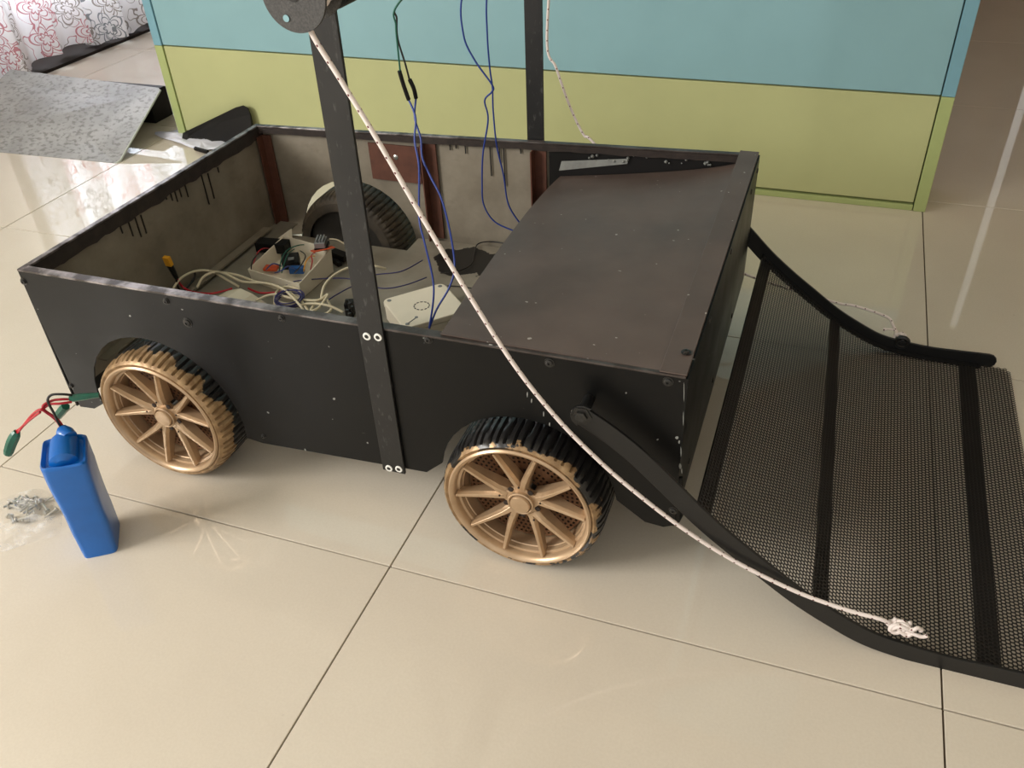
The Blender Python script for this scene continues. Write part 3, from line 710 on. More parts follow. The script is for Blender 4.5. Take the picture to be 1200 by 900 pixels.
# in front of the far post top the second cheek
b = MB(); b.tube(smooth_path(far_pts, 10), .0027, 8, uv=True)
fr = b.build('rope', M['rope'], None, smooth='all'); tag(fr, 'far thin flecked rope hanging behind the cart to the far ramp ring', 'rope')
kc = at(1054, 396, Y=.842); b = MB(); pts = []
for k in range(20):
    a = k * 1.2; pts.append(kc + Vector((.010 * math.cos(a), .005 * math.sin(a * .6), .006 * math.sin(a * 1.3) + .004)))
b.tube(smooth_path(pts, 4), .0026, 8, uv=True); b.tube(smooth_path([at(1052, 390, Y=.85), at(1046, 386, Y=.85), at(1035, 386, Y=.85)], 5), [.0022] * 9 + [.004, .004], 8, uv=True)
b.build('knot', M['rope'], fr, smooth='all')
b = MB(); b.lathe([(.0, .852), (.0375, .852), (.0375, .856), (0, .856)], AX, 'Y', 32); b.build('spool_cheek', M['spool'], wt)

# ------------------------------------------------------------------ ramp
TOP = [(.303, .332), (.340, .309), (.378, .280), (.425, .236), (.470, .192), (.515, .155), (.560, .122), (.610, .086), (.660, .058), (.705, .038), (.752, .030), (.800, .026), (.850, .027), (.905, .029)]
TOPs = [Vector((x, 0, z)) for x, z in TOP]; TOPs = smooth_path(TOPs, 4)
def rail_mesh(y, th, h=.030):
    b = MB(); N = len(TOPs); nrm = []
    for i, p in enumerate(TOPs):
        t = (TOPs[min(i + 1, N - 1)] - TOPs[max(i - 1, 0)]).normalized(); nrm.append(Vector((-t.z, 0, t.x)) * -1 if False else Vector((t.z, 0, -t.x)))
    top = [Vector((p.x, y, p.z)) for p in TOPs]; low = [Vector((p.x, y, p.z)) + n_ * h for p, n_ in zip(TOPs, nrm)]
    endp = top[-1].lerp(low[-1], .5); t = (TOPs[-1] - TOPs[-2]).normalized()
    cap = [endp + t * (h / 2) * math.sin(a) + (top[-1] - endp) * math.cos(a) for a in (PI / 6, PI / 3, PI / 2, 2 * PI / 3, 5 * PI / 6)]
    # eye at the upper end
    e0 = top[0].lerp(low[0], .5); t0 = (TOPs[0] - TOPs[1]).normalized(); u0 = (top[0] - e0) * 1.25
    eye = [e0 + t0 * (.019) * math.sin(a) - u0 * math.cos(a) for a in (0, PI / 6, PI / 3, PI / 2, 2 * PI / 3, 5 * PI / 6, PI)]
    poly = top + cap + low[::-1] + eye
    b.prism(poly, (0, th, 0)); return b, e0 + t0 * .004
b, piv = rail_mesh(.064, .005)
ramp = None
# perforated sheet follows the rails
prof = [Vector((x, 0, z - .022)) for x, z in ((.452, .208), (.470, .192), (.515, .155), (.560, .122), (.610, .086), (.660, .058), (.705, .038), (.752, .030), (.800, .027), (.850, .026), (.905, .0255), (.948, .0255))]
prof = smooth_path(prof, 12); cum = [0]
for i in range(1, len(prof)): cum.append(cum[-1] + (prof[i] - prof[i - 1]).length)
def onprof(s):
    s = max(0, min(cum[-1] - 1e-6, s)); lo, hi = 0, len(cum) - 1
    while hi - lo > 1:
        m_ = (lo + hi) // 2
        if cum[m_] <= s: lo = m_
        else: hi = m_
    f = (s - cum[lo]) / (cum[hi] - cum[lo]); p = prof[lo].lerp(prof[hi], f); t = (prof[hi] - prof[lo]).normalized(); return p, Vector((-t.z, 0, t.x))
Y0, Y1 = .0695, .8290; pit = .0066; rowh = pit * math.sqrt(3) / 2; SLEN = cum[-1]
vs = []; fs = []; TH = .0007; hexa = [(math.cos(PI / 6 + k * PI / 3), math.sin(PI / 6 + k * PI / 3)) for k in range(6)]
R0 = pit / math.sqrt(3); R1 = pit * .405; cr = .022
nrow = int(SLEN / rowh); ncol = int((Y1 - Y0) / pit)
for i in range(nrow):
    s0 = (i + .5) * rowh
    for j in range(ncol):
        y = Y0 + (j + .5 + (.5 if i % 2 else 0)) * pit
        if y > Y1 - pit * .5: continue
        # rounded far corners
        ds = s0 - (SLEN - cr)
        if ds > 0 and (y > Y1 - cr and math.hypot(ds, y - (Y1 - cr)) > cr or y < Y0 + cr and math.hypot(ds, y - (Y0 + cr)) > cr): continue
        o = len(vs); p, nn = onprof(s0); tt = Vector((nn.z, 0, -nn.x)); P = Vector((p.x, y, p.z))
        for R_ in (R0, R1):
            for c_, s_ in hexa:
                q = P + Vector((0, c_ * R_, 0)) + tt * (s_ * R_)
                vs.append((q.x, q.y, q.z))
        for c_, s_ in hexa:
            q = P + Vector((0, c_ * R1, 0)) + tt * (s_ * R1) - nn * TH; vs.append((q.x, q.y, q.z))
        for k in range(6):
            k2 = (k + 1) % 6; fs.append((o + k, o + k2, o + 6 + k2, o + 6 + k)); fs.append((o + 6 + k, o + 6 + k2, o + 12 + k2, o + 12 + k))
b2 = MB(); b2.v = vs; b2.f = fs
ramp = b2.build('ramp', M['mesh'], cart); tag(ramp, 'black perforated sheet ramp curving down to the floor')
r1 = b.build('side_rail', M['rail'], ramp, bevel=.0008); tag(r1, 'near curved side rail')
b, piv2 = rail_mesh(.829, .005); tag(b.build('side_rail', M['rail'], ramp, bevel=.0008), 'far curved side rail')
# border strips of the sheet, cross bars beneath
def strip(s0, s1, y0, y1, lift, th, name, lab=None, parent=None):
    b = MB(); n = 14 if s1 - s0 > .1 else 3
    for k in range(n + 1):
        p, nn = onprof(s0 + (s1 - s0) * k / n)
        for yy in (y0, y1):
            for d in (lift, lift - th): q = p + nn * d; b.v.append((q.x, yy, q.z))
    for k in range(n):
        a = 4 * k; c = a + 4; b.f += [(a, c, c + 2, a + 2), (a + 1, a + 3, c + 3, c + 1), (a, a + 1, c + 1, c), (a + 2, c + 2, c + 3, a + 3)]
    b.f += [(0, 2, 3, 1), (4 * n, 4 * n + 1, 4 * n + 3, 4 * n + 2)]
    o = b.build(name, M['rail'], ramp)
    if lab: tag(o, lab)
strip(0.0, .026, Y0, Y1, -.0015, .003, 'cross_bar', 'hinge-side cross bar')
def s_of_x(x):
    for i in range(1, len(prof)):
        if prof[i].x >= x: return cum[i - 1] + (cum[i] - cum[i - 1]) * (x - prof[i - 1].x) / (prof[i].x - prof[i - 1].x)
    return cum[-1]
def cross(u0, v0, u1, v1, w_):
    sf = s_of_x(at(u0, v0, Y=.82).x); sn = s_of_x(at(u1, v1, Y=.078).x); b = MB()
    for k in range(3):
        f = k / 2 - .5; 
        for yy, sc in ((Y0, sn), (Y1, sf)):
            p, nn = onprof(sc + f * w_)
            for d in (-.0015, -.0045): q = p + nn * d; b.v.append((q.x, yy, q.z))
    for k in range(2):
        a = 4 * k; c = a + 4; b.f += [(a, c, c + 2, a + 2), (a + 1, a + 3, c + 3, c + 1), (a, a + 1, c + 1, c), (a + 2, c + 2, c + 3, a + 3)]
    b.f += [(0, 2, 3, 1), (8, 9, 11, 10)]
    b.build('cross_bar', M['rail'], ramp)
cross(979, 378, 969, 686, .024); cross(1127, 446, 1168, 770, .030)
strip(0, SLEN - .055, Y1 - .012, Y1 - .001, .0008, .003, 'edge_angle'); strip(0, SLEN - .055, Y0 + .001, Y0 + .010, .0008, .003, 'edge_angle')
# hinge bolt, bracket and rings
b = MB(); pc = Vector((piv.x, .064, piv.z)); b.lathe([(.0150, 0), (.0150, -.0012), (.0095, -.0014), (.0092, -.005), (.0060, -.0056), (.0, -.0050)], pc, 'Y', 6); b.build('hinge_bolt', M['blackscrew'], ramp)
b = MB(); b.tube([pc + Vector((0, -.003, 0)), Vector((piv.x, YN, piv.z))], .008, 12); b.build('hinge_spacer', M['rail'], ramp, smooth=True)
b = MB(); b.tube([Vector((piv2.x, .826, piv2.z)), Vector((piv2.x, .84, piv2.z))], .010, 12); b.build('hinge_bolt', M['blackscrew'], ramp)
def ring(c, r, t, axis='Y'):
    b = MB(); b.tube([Vector(c) + Vector((r * math.cos(a), 0, r * math.sin(a))) for a in [2 * PI * k / 24 for k in range(24)]], t, 8, closed=True); return b.build('rope_ring', M['rail'], ramp, smooth=True)
ring(Vector((.737, .070, .052)), .010, .0035)
ring(at(1057, 401, Y=.832), .011, .0048)
b = MB(); b.prism([at(u, v, Y=.106) for u, v in ((756, 586), (767, 607), (796, 613), (801, 604), (800, 560), (765, 560))], (0, .004, 0)); b.prism([at(796, 613, Y=.106), at(801, 604, Y=.106), at(800.5, 590, Y=.106), at(795, 590, Y=.106)], (0, .03, 0)); b.build('hinge_bracket', M['black'], cart, bevel=.001)

# ------------------------------------------------------------------ things in the cart
def cable(pts, m, r, name, lab, cat, n=8, group=None):
    b = MB(); b.tube(smooth_path(pts, n), r, 8); o = b.build(name, M[m], None, smooth='all'); tag(o, lab, cat, group); return o
def blend(pix, y0, y1):
    k = len(pix) - 1; return [at(u, v, Y=y0 + (y1 - y0) * i / k) for i, (u, v) in enumerate(pix)]
# closed white box
q = [at(u, v, Z=.190) for u, v in ((448, 350), (521, 332), (545, 362), (474, 386))]
c = (q[0] + q[1] + q[2] + q[3]) / 4; ex = ((q[1] - q[0]) + (q[2] - q[3])) / 2; ey = ((q[1] - q[2]) + (q[0] - q[3])) / 2
wl, hl = ex.length, ey.length; exn = ex.normalized(); eyn = Vector((-exn.y, exn.x, 0))
hl = abs(ey.dot(eyn))
def loc(x, y, z): return Vector((c.x, c.y, 0)) + exn * x + eyn * y + Vector((0, 0, z))
jb = empty('junction_box', (c.x, c.y, .1515)); tag(jb, 'cream plastic junction box with a ring of vent slots on its lid', 'box')
b = MB(); b.prism([loc(x, y, .1515) for x, y in rect_round(wl, hl, .012)], (0, 0, .026)); b.build('body', M['white_plastic'], jb, bevel=.0012)
b = MB(); b.prism([loc(x, y, .1785) for x, y in rect_round(wl * 1.02, hl * 1.02, .013)], (0, 0, .0115)); lidb = b.build('box_lid', M['white_plastic'], jb, bevel=.002)
for sx in (-1, 1):
    for sy in (-1, 1):
        b = MB(); pp = loc(sx * (wl / 2 - .010), sy * (hl / 2 - .010), .1901); b.lathe([(.0042, 0), (.0042, .0006), (.002, .0008), (0, .0004)], pp, 'Z', 12); b.build('screw', M['grey_part'], lidb, smooth=True)
for k in range(12):
    a0 = 2 * PI * k / 12; a1 = a0 + .33; b = MB(); R_ = .0135
    b.prism([loc(r * math.cos(a) - .006, r * math.sin(a) - .002, .1900) for r, a in ((R_, a0), (R_ + .002, a0), (R_ + .002, a1), (R_, a1))], (0, 0, .0006)); b.build('vent_slot', M['slot'], lidb)
nl = at(478, 379, Z=.193); nl2 = at(488, 372, Z=.200)
b = MB(); b.tube([nl, nl2], .0011, 8); b.lathe([(.0032, 0), (.0032, .001), (0, .001)], nl2, 'Z', 10); tag(b.build('nail', M['grey_part'], None, smooth=True), 'small nail lying on the closed cream junction box', 'nail')
# open tray case
zb_ = .152
bt = [at(u, v, Z=zb_) for u, v in ((296, 330), (354, 350), (391, 318), (337, 297))]
tops = [.030, .036, .054, .042]
tray = empty('open_case', bt[0]); tag(tray, 'open cream plastic case full of wires and circuit modules', 'case')
b = MB(); b.prism(bt, (0, 0, .002)); b.build('base', M['white_plastic'], tray)
cc = (bt[0] + bt[1] + bt[2] + bt[3]) / 4
def wall(i):
    P_, Q_ = bt[i], bt[(i + 1) % 4]; inn = lambda v: (Vector((cc.x, cc.y, v.z)) - v).normalized() * .003
    op = lambda v: (v - Vector((cc.x, cc.y, v.z))).normalized() * .004
    A_ = [P_, Q_, Q_ + op(Q_) + Vector((0, 0, tops[(i + 1) % 4])), P_ + op(P_) + Vector((0, 0, tops[i]))]; b = MB()
    B_ = [a + inn(a) for a in A_]
    b.add(A_ + B_, [(0, 1, 2, 3), (7, 6, 5, 4), (0, 4, 5, 1), (1, 5, 6, 2), (2, 6, 7, 3), (3, 7, 4, 0)]); b.build('wall', M['white_plastic'], tray, bevel=.001)
for i in range(4): wall(i)
# modules in the tray
def lump(name, u, v, z, d, m, rz, lab, cat, tilt=0.0, cut=None):
    p = at(u, v, Z=z); rot = Matrix.Rotation(rz, 3, 'Z') @ Matrix.Rotation(tilt, 3, 'X'); b = MB(); b.box(p, d, rot=rot)
    o = b.build(name, M[m], None, bevel=.0012); tag(o, lab, cat); return o
o = lump('relay_module', 341, 306, .178, (.036, .026, .024), 'black_plastic', .5, 'black square module standing in the open cream case', 'module', .5)
b = MB(); pp = at(341, 303, Z=.192); b.box(pp, (.012, .010, .002), rz=.5); b.build('label_patch', M['grey_part'], o)
lump('terminal_block', 348, 316, .172, (.030, .014, .014), 'blue_part', .3, 'blue terminal block in the front of the open case', 'module')
lump('circuit_board', 318, 314, .165, (.030, .020, .006), 'pcb', .2, 'small orange board lying low at the left of the open case', 'circuit board')
o = lump('circuit_board', 378, 292, .212, (.046, .040, .002), 'pcb', .75, 'orange board perched on the raised corner of the open case', 'circuit board', -.35)
pb = at(376, 284, Z=.222); b = MB(); b.box(pb, (.022, .032, .012), rz=.35); ch = b.build('heat_sink', M['grey_part'], o, bevel=.001)
for k in (-1, 0, 1):
    b = MB(); b.box(pb + Vector((k * .006, .002 * k, .008)), (.003, .026, .006), rz=.35); b.build('fin', M['grey_part'], ch)
b = MB(); b.box(pb + Vector((.001, 0, -.008)), (.026, .034, .005), rz=.35); b.build('socket', M['black_plastic'], o)
lump('power_adapter', 320, 288, .180, (.070, .030, .022), 'black_plastic', .12, 'black oblong module behind the open case', 'module')
pp = [at(322, 282, Z=.152), at(339, 284, Z=.152), at(338, 270, Z=.175)]
b = MB(); b.prism(pp, (.004, .008, .0015)); tag(b.build('plastic_offcut', M['white_plastic'], None), 'pale triangular offcut standing behind the open case', 'offcut')
lump('connector_block', 398, 299, .165, (.045, .020, .014), 'black_plastic', -.3, 'black connector lying right of the open case', 'connector')
lump('connector_block', 394, 307, .156, (.032, .010, .010), 'black_plastic', -.5, 'slim black plug beside the right of the open case', 'connector')
o = lump('terminal_strip', 410, 361, .165, (.016, .022, .030), 'black_plastic', .3, 'black terminal strip between the near post and the coiled cable', 'connector')
for k in range(5):
    b = MB(); b.box(at(407 + (k % 3) * 3, 354 + k * 4, Z=.182 - .001 * k), (.006, .005, .012), rz=.3 + k); b.build('terminal', M['blackscrew'], o)
# wires in tray
tw = [('red_wire', (296, 312), (302, 296), (310, 291), (318, 292)), ('black_wire', (294, 318), (296, 306), (304, 297), (314, 300)), ('green_wire', (327, 318), (330, 304), (337, 293), (352, 287), (366, 288)),
      ('green_wire', (330, 320), (334, 306), (338, 297), (345, 292)), ('blue_wire', (322, 320), (330, 317), (338, 312), (346, 316)), ('yellow', (356, 318), (358, 308), (363, 301), (369, 300)), ('red_wire', (364, 316), (366, 306), (365, 299), (370, 296)),
      ('blue_wire', (312, 316), (320, 309), (330, 312)), ('black_wire', (345, 320), (352, 312), (358, 300), (352, 294))]
nm = {'red_wire': 'red', 'black_wire': 'black', 'green_wire': 'green', 'blue_wire': 'blue', 'yellow': 'yellow'}
bund = empty('wire_bundle', at(330, 315, Z=.156)); tag(bund, 'tangle of thin coloured wires inside the open case', 'wires')
for i, (m, *px) in enumerate(tw):
    pts = [at(u, v, Z=.172 + (.022 if 0 < k < len(px) - 1 else 0) + .001 * i) for k, (u, v) in enumerate(px)]
    b = MB(); b.tube(smooth_path(pts, 6), .0013, 6); b.build('wire', M[m], bund, smooth='all')
# low cream cover near the near rim
p = [at(u, v, Z=z) for u, v, z in ((255, 347, .16), (268, 340, .180), (282, 337.5, .192), (296, 344, .18), (314, 356, .155))]
b = MB(); back = Vector((-.01, -.07, 0)); b.prism(p + [Vector((p[-1].x, p[-1].y, .152)), Vector((p[0].x, p[0].y, .152))], back); tag(b.build('plastic_cover', M['white_plastic'], None, bevel=.002), 'peaked cream plastic cover low behind the near rim', 'cover')
# yellow plug with leads
pl = empty('battery_plug', at(197, 312, Z=.215)); tag(pl, 'yellow power plug with black collar and red and black leads', 'plug')
def ins(u, v, z):
    p = at(u, v, Z=z)
    return p if p.x > -.645 else at(u, v, X=-.645)
a1 = at(199, 311, X=-.638); a0 = at(194.5, 301, X=-.638); a2 = at(207, 326, X=-.636); d = (a1 - a0).normalized()
rot = Vector((0, 0, 1)).rotation_difference(d).to_matrix()
b = MB(); b.box(a0.lerp(a1, .5), (.014, .009, (a1 - a0).length), rot=rot); b.build('housing', M['yellow'], pl, bevel=.001)
b = MB(); b.tube([a1, a1.lerp(a2, .55), a2], [.0062, .0055, .004], 8); b.build('collar', M['black_plastic'], pl, smooth=True)
for m, px in (('red_wire', [(207, 326), (214, 336), (226, 342), (246, 344), (262, 341), (272, 338)]), ('black_wire', [(206, 325), (209, 337), (214, 341), (222, 334), (228, 324), (228, 317)]), ('red_wire', [(291, 338), (304, 343), (318, 343), (330, 342)])):
    b = MB(); b.tube(smooth_path([ins(u, v, .17) for u, v in px], 8), .0022, 8); b.build('lead', M[m], pl, smooth='all')
# cream cables
cabs = [[(203, 338), (212, 326), (228, 318), (248, 318), (266, 328), (280, 336)],
        [(231, 337), (238, 325), (252, 319), (276, 322), (300, 330), (330, 338), (352, 352), (362, 366)],
        [(246, 318), (262, 320), (284, 330), (312, 332), (332, 339), (350, 356), (357, 366)],
        [(322, 360), (323, 344), (334, 336), (350, 340), (352, 350), (340, 356), (326, 353), (322, 344)],
        [(300, 352), (320, 345), (345, 350), (372, 352), (384, 345), (374, 360), (364, 364), (372, 352)],
        [(376, 352), (380, 335), (392, 322), (408, 314), (424, 312), (440, 312), (452, 315)],
        [(384, 352), (388, 362), (380, 368), (366, 366)], [(340, 362), (360, 356), (384, 358), (402, 366)]]
tg = empty('cable_tangle', at(340, 350, Z=.155)); tag(tg, 'loose cream mains cable looped across the cart floor behind the near rim', 'cable')
for k, px in enumerate(cabs):
    b = MB(); b.tube(smooth_path([ins(u, v, .165 + .006 * (k % 3) + (.012 if 0 < i < len(px) - 1 else 0)) for i, (u, v) in enumerate(px)], 8), .0026, 8); b.build('strand', M['cream_wire'], tg, smooth='all')
# navy coil
cn = at(339, 350, Z=.185); pts = []
for k in range(52):
    a = k * .5; r = .026 + .004 * math.sin(k * .9); pts.append(cn + Vector((r * math.cos(a), r * .95 * math.sin(a), .006 * math.sin(a * .7))))
pts += [at(352, 340, Z=.19)]
cable(pts, 'navy_wire', .0014, 'coiled_wire', 'small coil of thin navy wire on the cream cables', 'wire', 3)
cable([at(u, v, Z=.175) for u, v in ((330, 338), (345, 330), (370, 327), (400, 326), (425, 328), (440, 322), (470, 318), (495, 305))], 'navy_wire', .0013, 'thin_wire', 'thin navy wire running from the coil past the near post', 'wire')
cable([at(u, v, Z=.165) for u, v in ((384, 352), (395, 345), (412, 336), (425, 333), (450, 338), (475, 334), (500, 325))], 'navy_wire', .0013, 'thin_wire', 'second thin navy wire on the floor pan left of the cream box', 'wire')
cable([at(u, v, Z=.156) for u, v in ((595, 286), (575, 283), (560, 286), (556, 296), (552, 310), (535, 318), (516, 320))], 'black_wire', .0013, 'thin_wire', 'thin black wire over the black paint spill', 'wire')
cable([at(u, v, Z=.156) for u, v in ((524, 335), (540, 336), (560, 339))], 'black_wire', .0013, 'thin_wire', 'short dark wire leaving the back of the cream box', 'wire')
cable([at(u, v, Z=.160) for u, v in ((335, 278), (340, 283), (345, 287))], 'cream_wire', .0014, 'thin_wire', 'short cream wire by the corner upright', 'wire')
cable([at(u, v, Z=.175) for u, v in ((386, 280), (395, 281), (404, 286), (412, 292))], 'cream_wire', .0016, 'thin_wire', 'cream wire arching before the dark tyre', 'wire')
# hanging wires
def hanging(name, lab, segs, r=.0016):
    root = empty(name, segs[0][1][0]); tag(root, lab, 'wire')
    for m, pts, rr, nm_ in segs:
        b = MB(); b.tube(smooth_path(pts, 8), rr, 8); b.build(nm_, M[m], root, smooth='all')
    return root
top = Vector((-.035, .40, .805))
hanging('hanging_lead', 'green lead with black sleeve and blue tail, left of two over the cream box', [
    ('green_wire', [Vector((AX.x, .42, .806))] + blend([(466, 5), (464, 30), (466, 55), (469, 84)], .42, .43), .0015, 'green_wire'),
    ('black_plastic', blend([(468, 83), (473, 100), (479, 117)], .43, .435), .0034, 'sleeve'),
    ('blue_wire', blend([(479, 117), (487, 138), (486, 165), (491, 195), (491, 240), (492, 262), (499, 290), (507, 325), (508, 350), (503, 385)], .435, .30), .0017, 'blue_wire')])
hanging('hanging_lead', 'black lead with black sleeve and blue tail, right of two over the cream box', [
    ('black_wire', [Vector((AX.x, .425, .806))] + blend([(467, 4), (465, 22), (466, 45), (475, 75), (480, 94)], .425, .44), .0015, 'black_wire'),
    ('black_plastic', blend([(480, 93), (485, 104), (487.5, 115)], .44, .445), .0034, 'sleeve'),
    ('blue_wire', blend([(487.5, 115), (486, 138), (493, 162), (495, 185), (505, 208), (517, 232), (526, 265), (532, 300), (532, 320), (525, 340), (512, 362), (503, 385)], .445, .30), .0017, 'blue_wire')])
hanging('hanging_wire', 'left blue wire of the pair hanging down to the lid edge', [('blue_wire', [Vector((AX.x, .60, .806))] + blend([(543, -10), (543, 40), (556, 70), (577, 100), (576, 108), (568, 118), (572, 140), (566, 180), (565, 215), (567, 240), (580, 260), (606, 272)], .60, .70), .0016, 'blue_wire')])
hanging('hanging_wire', 'right blue wire of the pair hanging down to the lid edge', [('blue_wire', [Vector((AX.x, .62, .806))] + blend([(571, -10), (571, 40), (574, 80), (577, 102), (578, 130), (582, 170), (590, 205), (596, 240), (611, 264)], .62, .72), .0016, 'blue_wire')])

# ------------------------------------------------------------------ battery pack on the floor
bat = empty('battery_pack', (-.463, -.10, 0)); tag(bat, 'tall blue shrink-wrapped battery pack standing on the floor by the rear wheel', 'battery')
base = [Vector((-.484, -.139, 0)), Vector((-.441, -.108, 0)), Vector((-.487, -.046, 0)), Vector((-.533, -.076, 0))]
topq = [Vector((-.489, -.139, .183)), Vector((-.432, -.099, .183)), Vector((-.486, -.040, .186)), Vector((-.542, -.074, .184))]
b = MB(); rings = 14; n = 28
def rq(Q, t_, k):
    # rounded quad outline
    a = 2 * PI * k / n; c_ = (Q[0] + Q[1] + Q[2] + Q[3]) / 4; e1 = ((Q[1] - Q[0]) + (Q[2] - Q[3])) / 4; e2 = ((Q[2] - Q[1]) + (Q[3] - Q[0])) / 4
    ca, sa = math.cos(a), math.sin(a); p_ = 2 / 7.0
    x = math.copysign(abs(ca) ** p_, ca); y = math.copysign(abs(sa) ** p_, sa); return c_ + e1 * x + e2 * y
for r in range(rings + 1):
    t_ = r / rings; Q = [p.lerp(q, t_) for p, q in zip(base, topq)]
    bulge = 1 + .012 * math.sin(t_ * 9) if 0 < r < rings else 1
    for k in range(n):
        p = rq(Q, t_, k); c_ = (Q[0] + Q[1] + Q[2] + Q[3]) / 4; p = c_ + (p - c_) * bulge
        p += Vector((noise.noise(p * 28), noise.noise(p * 28 + Vector((5, 0, 0))), 0)) * .0012 * (1 if 0 < r < rings else 0); b.v.append(tuple(p))
for r in range(rings):
    for k in range(n): b.f.append((r * n + k, r * n + (k + 1) % n, (r + 1) * n + (k + 1) % n, (r + 1) * n + k))
b.f.append(tuple(range(n))[::-1])
# top: raised wrap edge, dished middle with rounded cell hump
cT = (topq[0] + topq[1] + topq[2] + topq[3]) / 4
def trow(scale, dz, wob=0):
    o = len(b.v)
    for k in range(n):
        p = rq(topq, 1, k); q_ = cT + (p - cT) * scale; q_.z = cT.z + dz + wob * noise.noise(q_ * 60); b.v.append(tuple(q_))
    return o
last = rings * n
for sc_, dz, wb_ in ((1.0, .003, .004), (.94, .006, .006), (.86, .004, .003), (.80, .000, .002)):
    o = trow(sc_, dz, wb_)
    for k in range(n): b.f.append((last + k, last + (k + 1) % n, o + (k + 1) % n, o + k))
    last = o
b.f.append(tuple(last + k for k in range(n)))
b.build('wrap', M['blue_wrap'], bat, smooth=True)
# rounded cell under the wrap at the top
e1 = ((topq[1] - topq[0]) + (topq[2] - topq[3])).normalized(); e2 = ((topq[2] - topq[1]) + (topq[3] - topq[0])).normalized()
b = MB(); pts = [cT + e2 * s_ + Vector((0, 0, -.004 + .006 * math.cos(s_ * 30))) for s_ in [(-.030 + .060 * k / 10) for k in range(11)]]
b.tube(pts, [.013] + [.0212] * 9 + [.015], 16); b.build('cell_hump', M['blue_wrap'], bat, smooth=True)
b = MB(); hump = [cT + e2 * .030 + Vector((0, 0, .004)), cT + e2 * .036 + Vector((.004, 0, .014)), cT + e2 * .034 + Vector((.018, -.004, .010))]
b.tube(smooth_path(hump, 5), [.010] * 5 + [.013] * 5 + [.007], 12); b.build('wrap_fold', M['blue_wrap'], bat, smooth=True)
def bz(u, v, z): return at(u, v, Z=z)
st = bz(75, 506, .198)
leads = [('red_wire', [bz(75, 507, .195), bz(66, 493, .215), bz(55, 484, .235), bz(47, 480, .245), bz(38, 486, .225), bz(28, 498, .20), bz(20, 508, .18)]),
         ('red_wire', [bz(77, 506, .195), bz(68, 492, .218), bz(50, 478, .245), bz(60, 470, .25), bz(72, 468, .25), bz(84, 468, .245)]),
         ('red_wire', [bz(48, 481, .24), bz(58, 474, .247), (bz(70, 473, .247)), bz(84, 471, .243)]),
         ('red_wire', [bz(47, 483, .24), bz(35, 492, .215), bz(24, 502, .19), bz(18, 506, .18)]),
         ('black_wire', [bz(79, 506, .195), bz(70, 498, .212), bz(63, 484, .235), bz(56, 470, .253), bz(60, 463, .26), bz(72, 462, .26), bz(84, 463, .252)])]
for m, pts in leads:
    b = MB(); b.tube(smooth_path(pts, 7), .0020, 8); b.build('lead', M[m], bat, smooth='all')
def taped(px, z, wpx, name):
    pts = [bz(u, v, z[i]) for i, (u, v) in enumerate(px)]; b = MB(); b.tube(smooth_path(pts, 3), None or [w_ for w_ in wpx], 7); return b.build(name, M['green_tape'], bat)
taped([(82, 467), (98, 465), (116, 463)], (.246, .246, .244), [.0052, .0062, .0060, .0058, .0050, .0045, .0042], 'taped_plug')
taped([(20, 506), (14, 518), (9, 533)], (.182, .165, .145), [.0055, .0078, .0085, .0085, .0082, .0078, .0060], 'taped_plug')
taped([(77, 476), (71, 483), (66, 490)], (.22, .205, .19), [.0068, .0075, .0075, .0075, .0070, .0065, .0050], 'taped_plug')

# ------------------------------------------------------------------ clear bag of screws
bagc = at(28, 610, Z=0); b = MB()
outl = [at(u, v, Z=.0) for u, v in ((-30, 590), (0, 586), (22, 578), (45, 573), (64, 582), (72, 600), (70, 625), (45, 634), (20, 642), (-5, 648), (-40, 640))]
cx_ = sum(p.x for p in outl) / len(outl); cy_ = sum(p.y for p in outl) / len(outl); cb = Vector((cx_, cy_, 0)); rows_ = 6
for r in range(rows_ + 1):
    k = 1 - r / rows_
    for p in outl_s if False else smooth_path(outl, 4, closed=True):
        q_ = cb + (p - cb) * max(k, .02); h = .016 * math.sqrt(max(0, 1 - k * k)) + .004 * noise.noise(q_ * 45) * (1 - k * .9) + .001; b.v.append((q_.x, q_.y, max(h, .0006)))
m_ = len(outl) * 4
for r in range(rows_):
    for k in range(m_): b.f.append((r * m_ + k, r * m_ + (k + 1) % m_, (r + 1) * m_ + (k + 1) % m_, (r + 1) * m_ + k))
bag = b.build('plastic_bag', M['bag'], None, smooth='all'); tag(bag, 'clear crumpled plastic bag lying left of the battery pack', 'bag')
rnd = random.Random(11); sproto = None
for k in range(26):
    u = rnd.uniform(12, 62); v = rnd.uniform(583, 606) - (u - 40) * .12; p = at(u, v, Z=rnd.uniform(.004, .012)); a = rnd.uniform(0, 6.28); tl = rnd.uniform(-.3, .3)
    if sproto is None:
        b = MB(); b.tube([(0, 0, -.009), (0, 0, .006)], .0015, 8); b.lathe([(.0014, .006), (.0036, .0065), (.0036, .0085), (.002, .0095), (0, .0095)], (0, 0, 0), 'Z', 8); sproto = b.build('loose_screw', M['steel'], None, smooth=True, origin=(0, 0, 0)); s_ = sproto
        tag(s_, 'small zinc screw in the clear bag left of the battery pack', 'screw', 'zinc screws in the clear bag')
    else: s_ = sproto.copy(); COL.objects.link(s_)
    s_.location = p; s_.scale = (1.35, 1.35, 1.35); s_.rotation_euler = (PI / 2 + tl, 0, a)

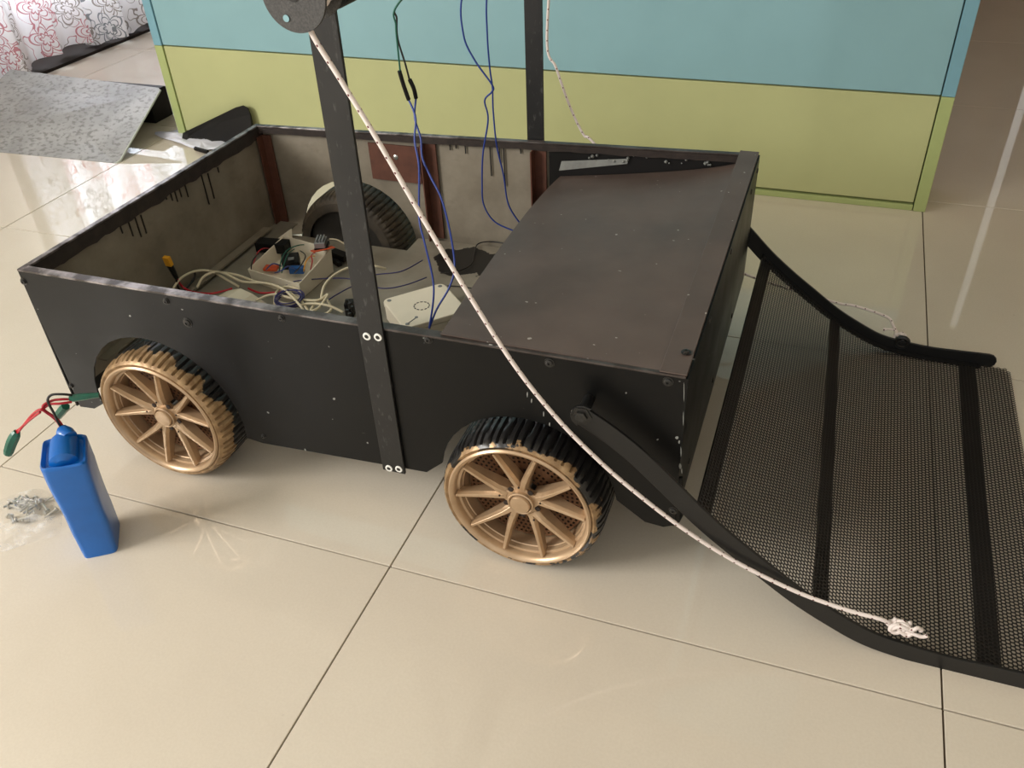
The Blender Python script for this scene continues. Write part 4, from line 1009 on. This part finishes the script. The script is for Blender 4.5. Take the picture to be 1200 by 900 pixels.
# ------------------------------------------------------------------ mottled sheet leaning at the back left
f0 = at(138, 191.5, Z=.001); f1 = f0 + Vector((-.78, -.03, 0)); r0 = at(189, 103, Z=.135); lft = at(12, 81, Z=.135)
dirn = (r0 - f0); r1_ = f1 + dirn + Vector((.03, 0, 0))
r1_ = r0 + (lft - r0)
b = MB(); nrm = (f1 - f0).cross(r0 - f0).normalized()
if nrm.z < 0: nrm = -nrm
poly = [f0 + Vector((-.012, 0, 0)), f1, r1_, r0 + Vector((-.012, 0, 0)), r0 + Vector((0, -.008, -.003)), f0 + (r0 - f0) * .05]
b.prism(poly, nrm * -.006); slab = b.build('stone_sheet', M['slab'], None, bevel=.001); tag(slab, 'mottled grey sheet with pale edges propped up near the curtain', 'sheet')
b = MB(); b.tube([poly[0] - nrm * .003, poly[5] - nrm * .003, poly[4] - nrm * .003], .0034, 6); b.build('pale_edge', M['slab_edge'], slab)
b = MB(); b.box((-1.86, 1.66, .052), (.28, .10, .104)); pbx = b.build('dark_block', M['black_plastic'], None, bevel=.004); tag(pbx, 'low black block under the back of the mottled grey sheet', 'box')  # dark block in the gap under the raised sheet
# black plate and pale film near the foot of the partition
pz = [at(u, v, Y=1.505) for u, v in ((214, 156), (275, 126.5), (284, 124), (290, 127), (293, 134), (299, 160))]
b = MB(); b.prism(pz + [Vector((pz[-1].x, 1.49, .0)), Vector((pz[0].x, 1.49, .0))], (0, .006, 0))
tag(b.build('black_plate', M['black_plastic'], None, bevel=.001), 'black plate with rounded corner leaning on the lime board behind the cart', 'plate')
film = [(181, 157), (196, 155), (212, 154.5), (222, 157), (232, 160.5), (246, 160), (256, 157), (272, 158), (270, 172), (246, 176), (232, 174), (214, 170)]
b = MB()
mid = at(236, 166, Z=.006)
fp = smooth_path([at(u, v, Z=.004) for u, v in film], 3, closed=True)
for k in (1.0, .66, .33):
    for i, p in enumerate(fp):
        q_ = mid + (p - mid) * k; q_.z = .002 + .030 * max(0, noise.noise(q_ * 12)) * (1.3 - k) + .004 * abs(math.sin(i * .9)); b.v.append(tuple(q_))
b.v.append(tuple(mid + Vector((0, 0, .008)))); m_ = len(fp)
for r_ in range(2):
    for k in range(m_): b.f.append((r_ * m_ + k, r_ * m_ + (k + 1) % m_, (r_ + 1) * m_ + (k + 1) % m_, (r_ + 1) * m_ + k))
for k in range(m_): b.f.append((2 * m_ + k, 2 * m_ + (k + 1) % m_, 3 * m_))
fo_ = b.build('plastic_film', M['paper'], None, smooth='all'); sol = fo_.modifiers.new('solid', 'SOLIDIFY'); sol.thickness = .0008
tag(fo_, 'crumpled pale film on the floor in front of the leaning black plate', 'film')
b = MB(); b.tube([at(229, 174, Z=.008), at(243, 178, Z=.008)], .007, 8); tag(b.build('film_shadow', M['black_plastic'], None, smooth=True), 'short dark strip standing for the little shadow below the pale film', 'shadow')  # the little shadow below the film, modelled as a dark strip
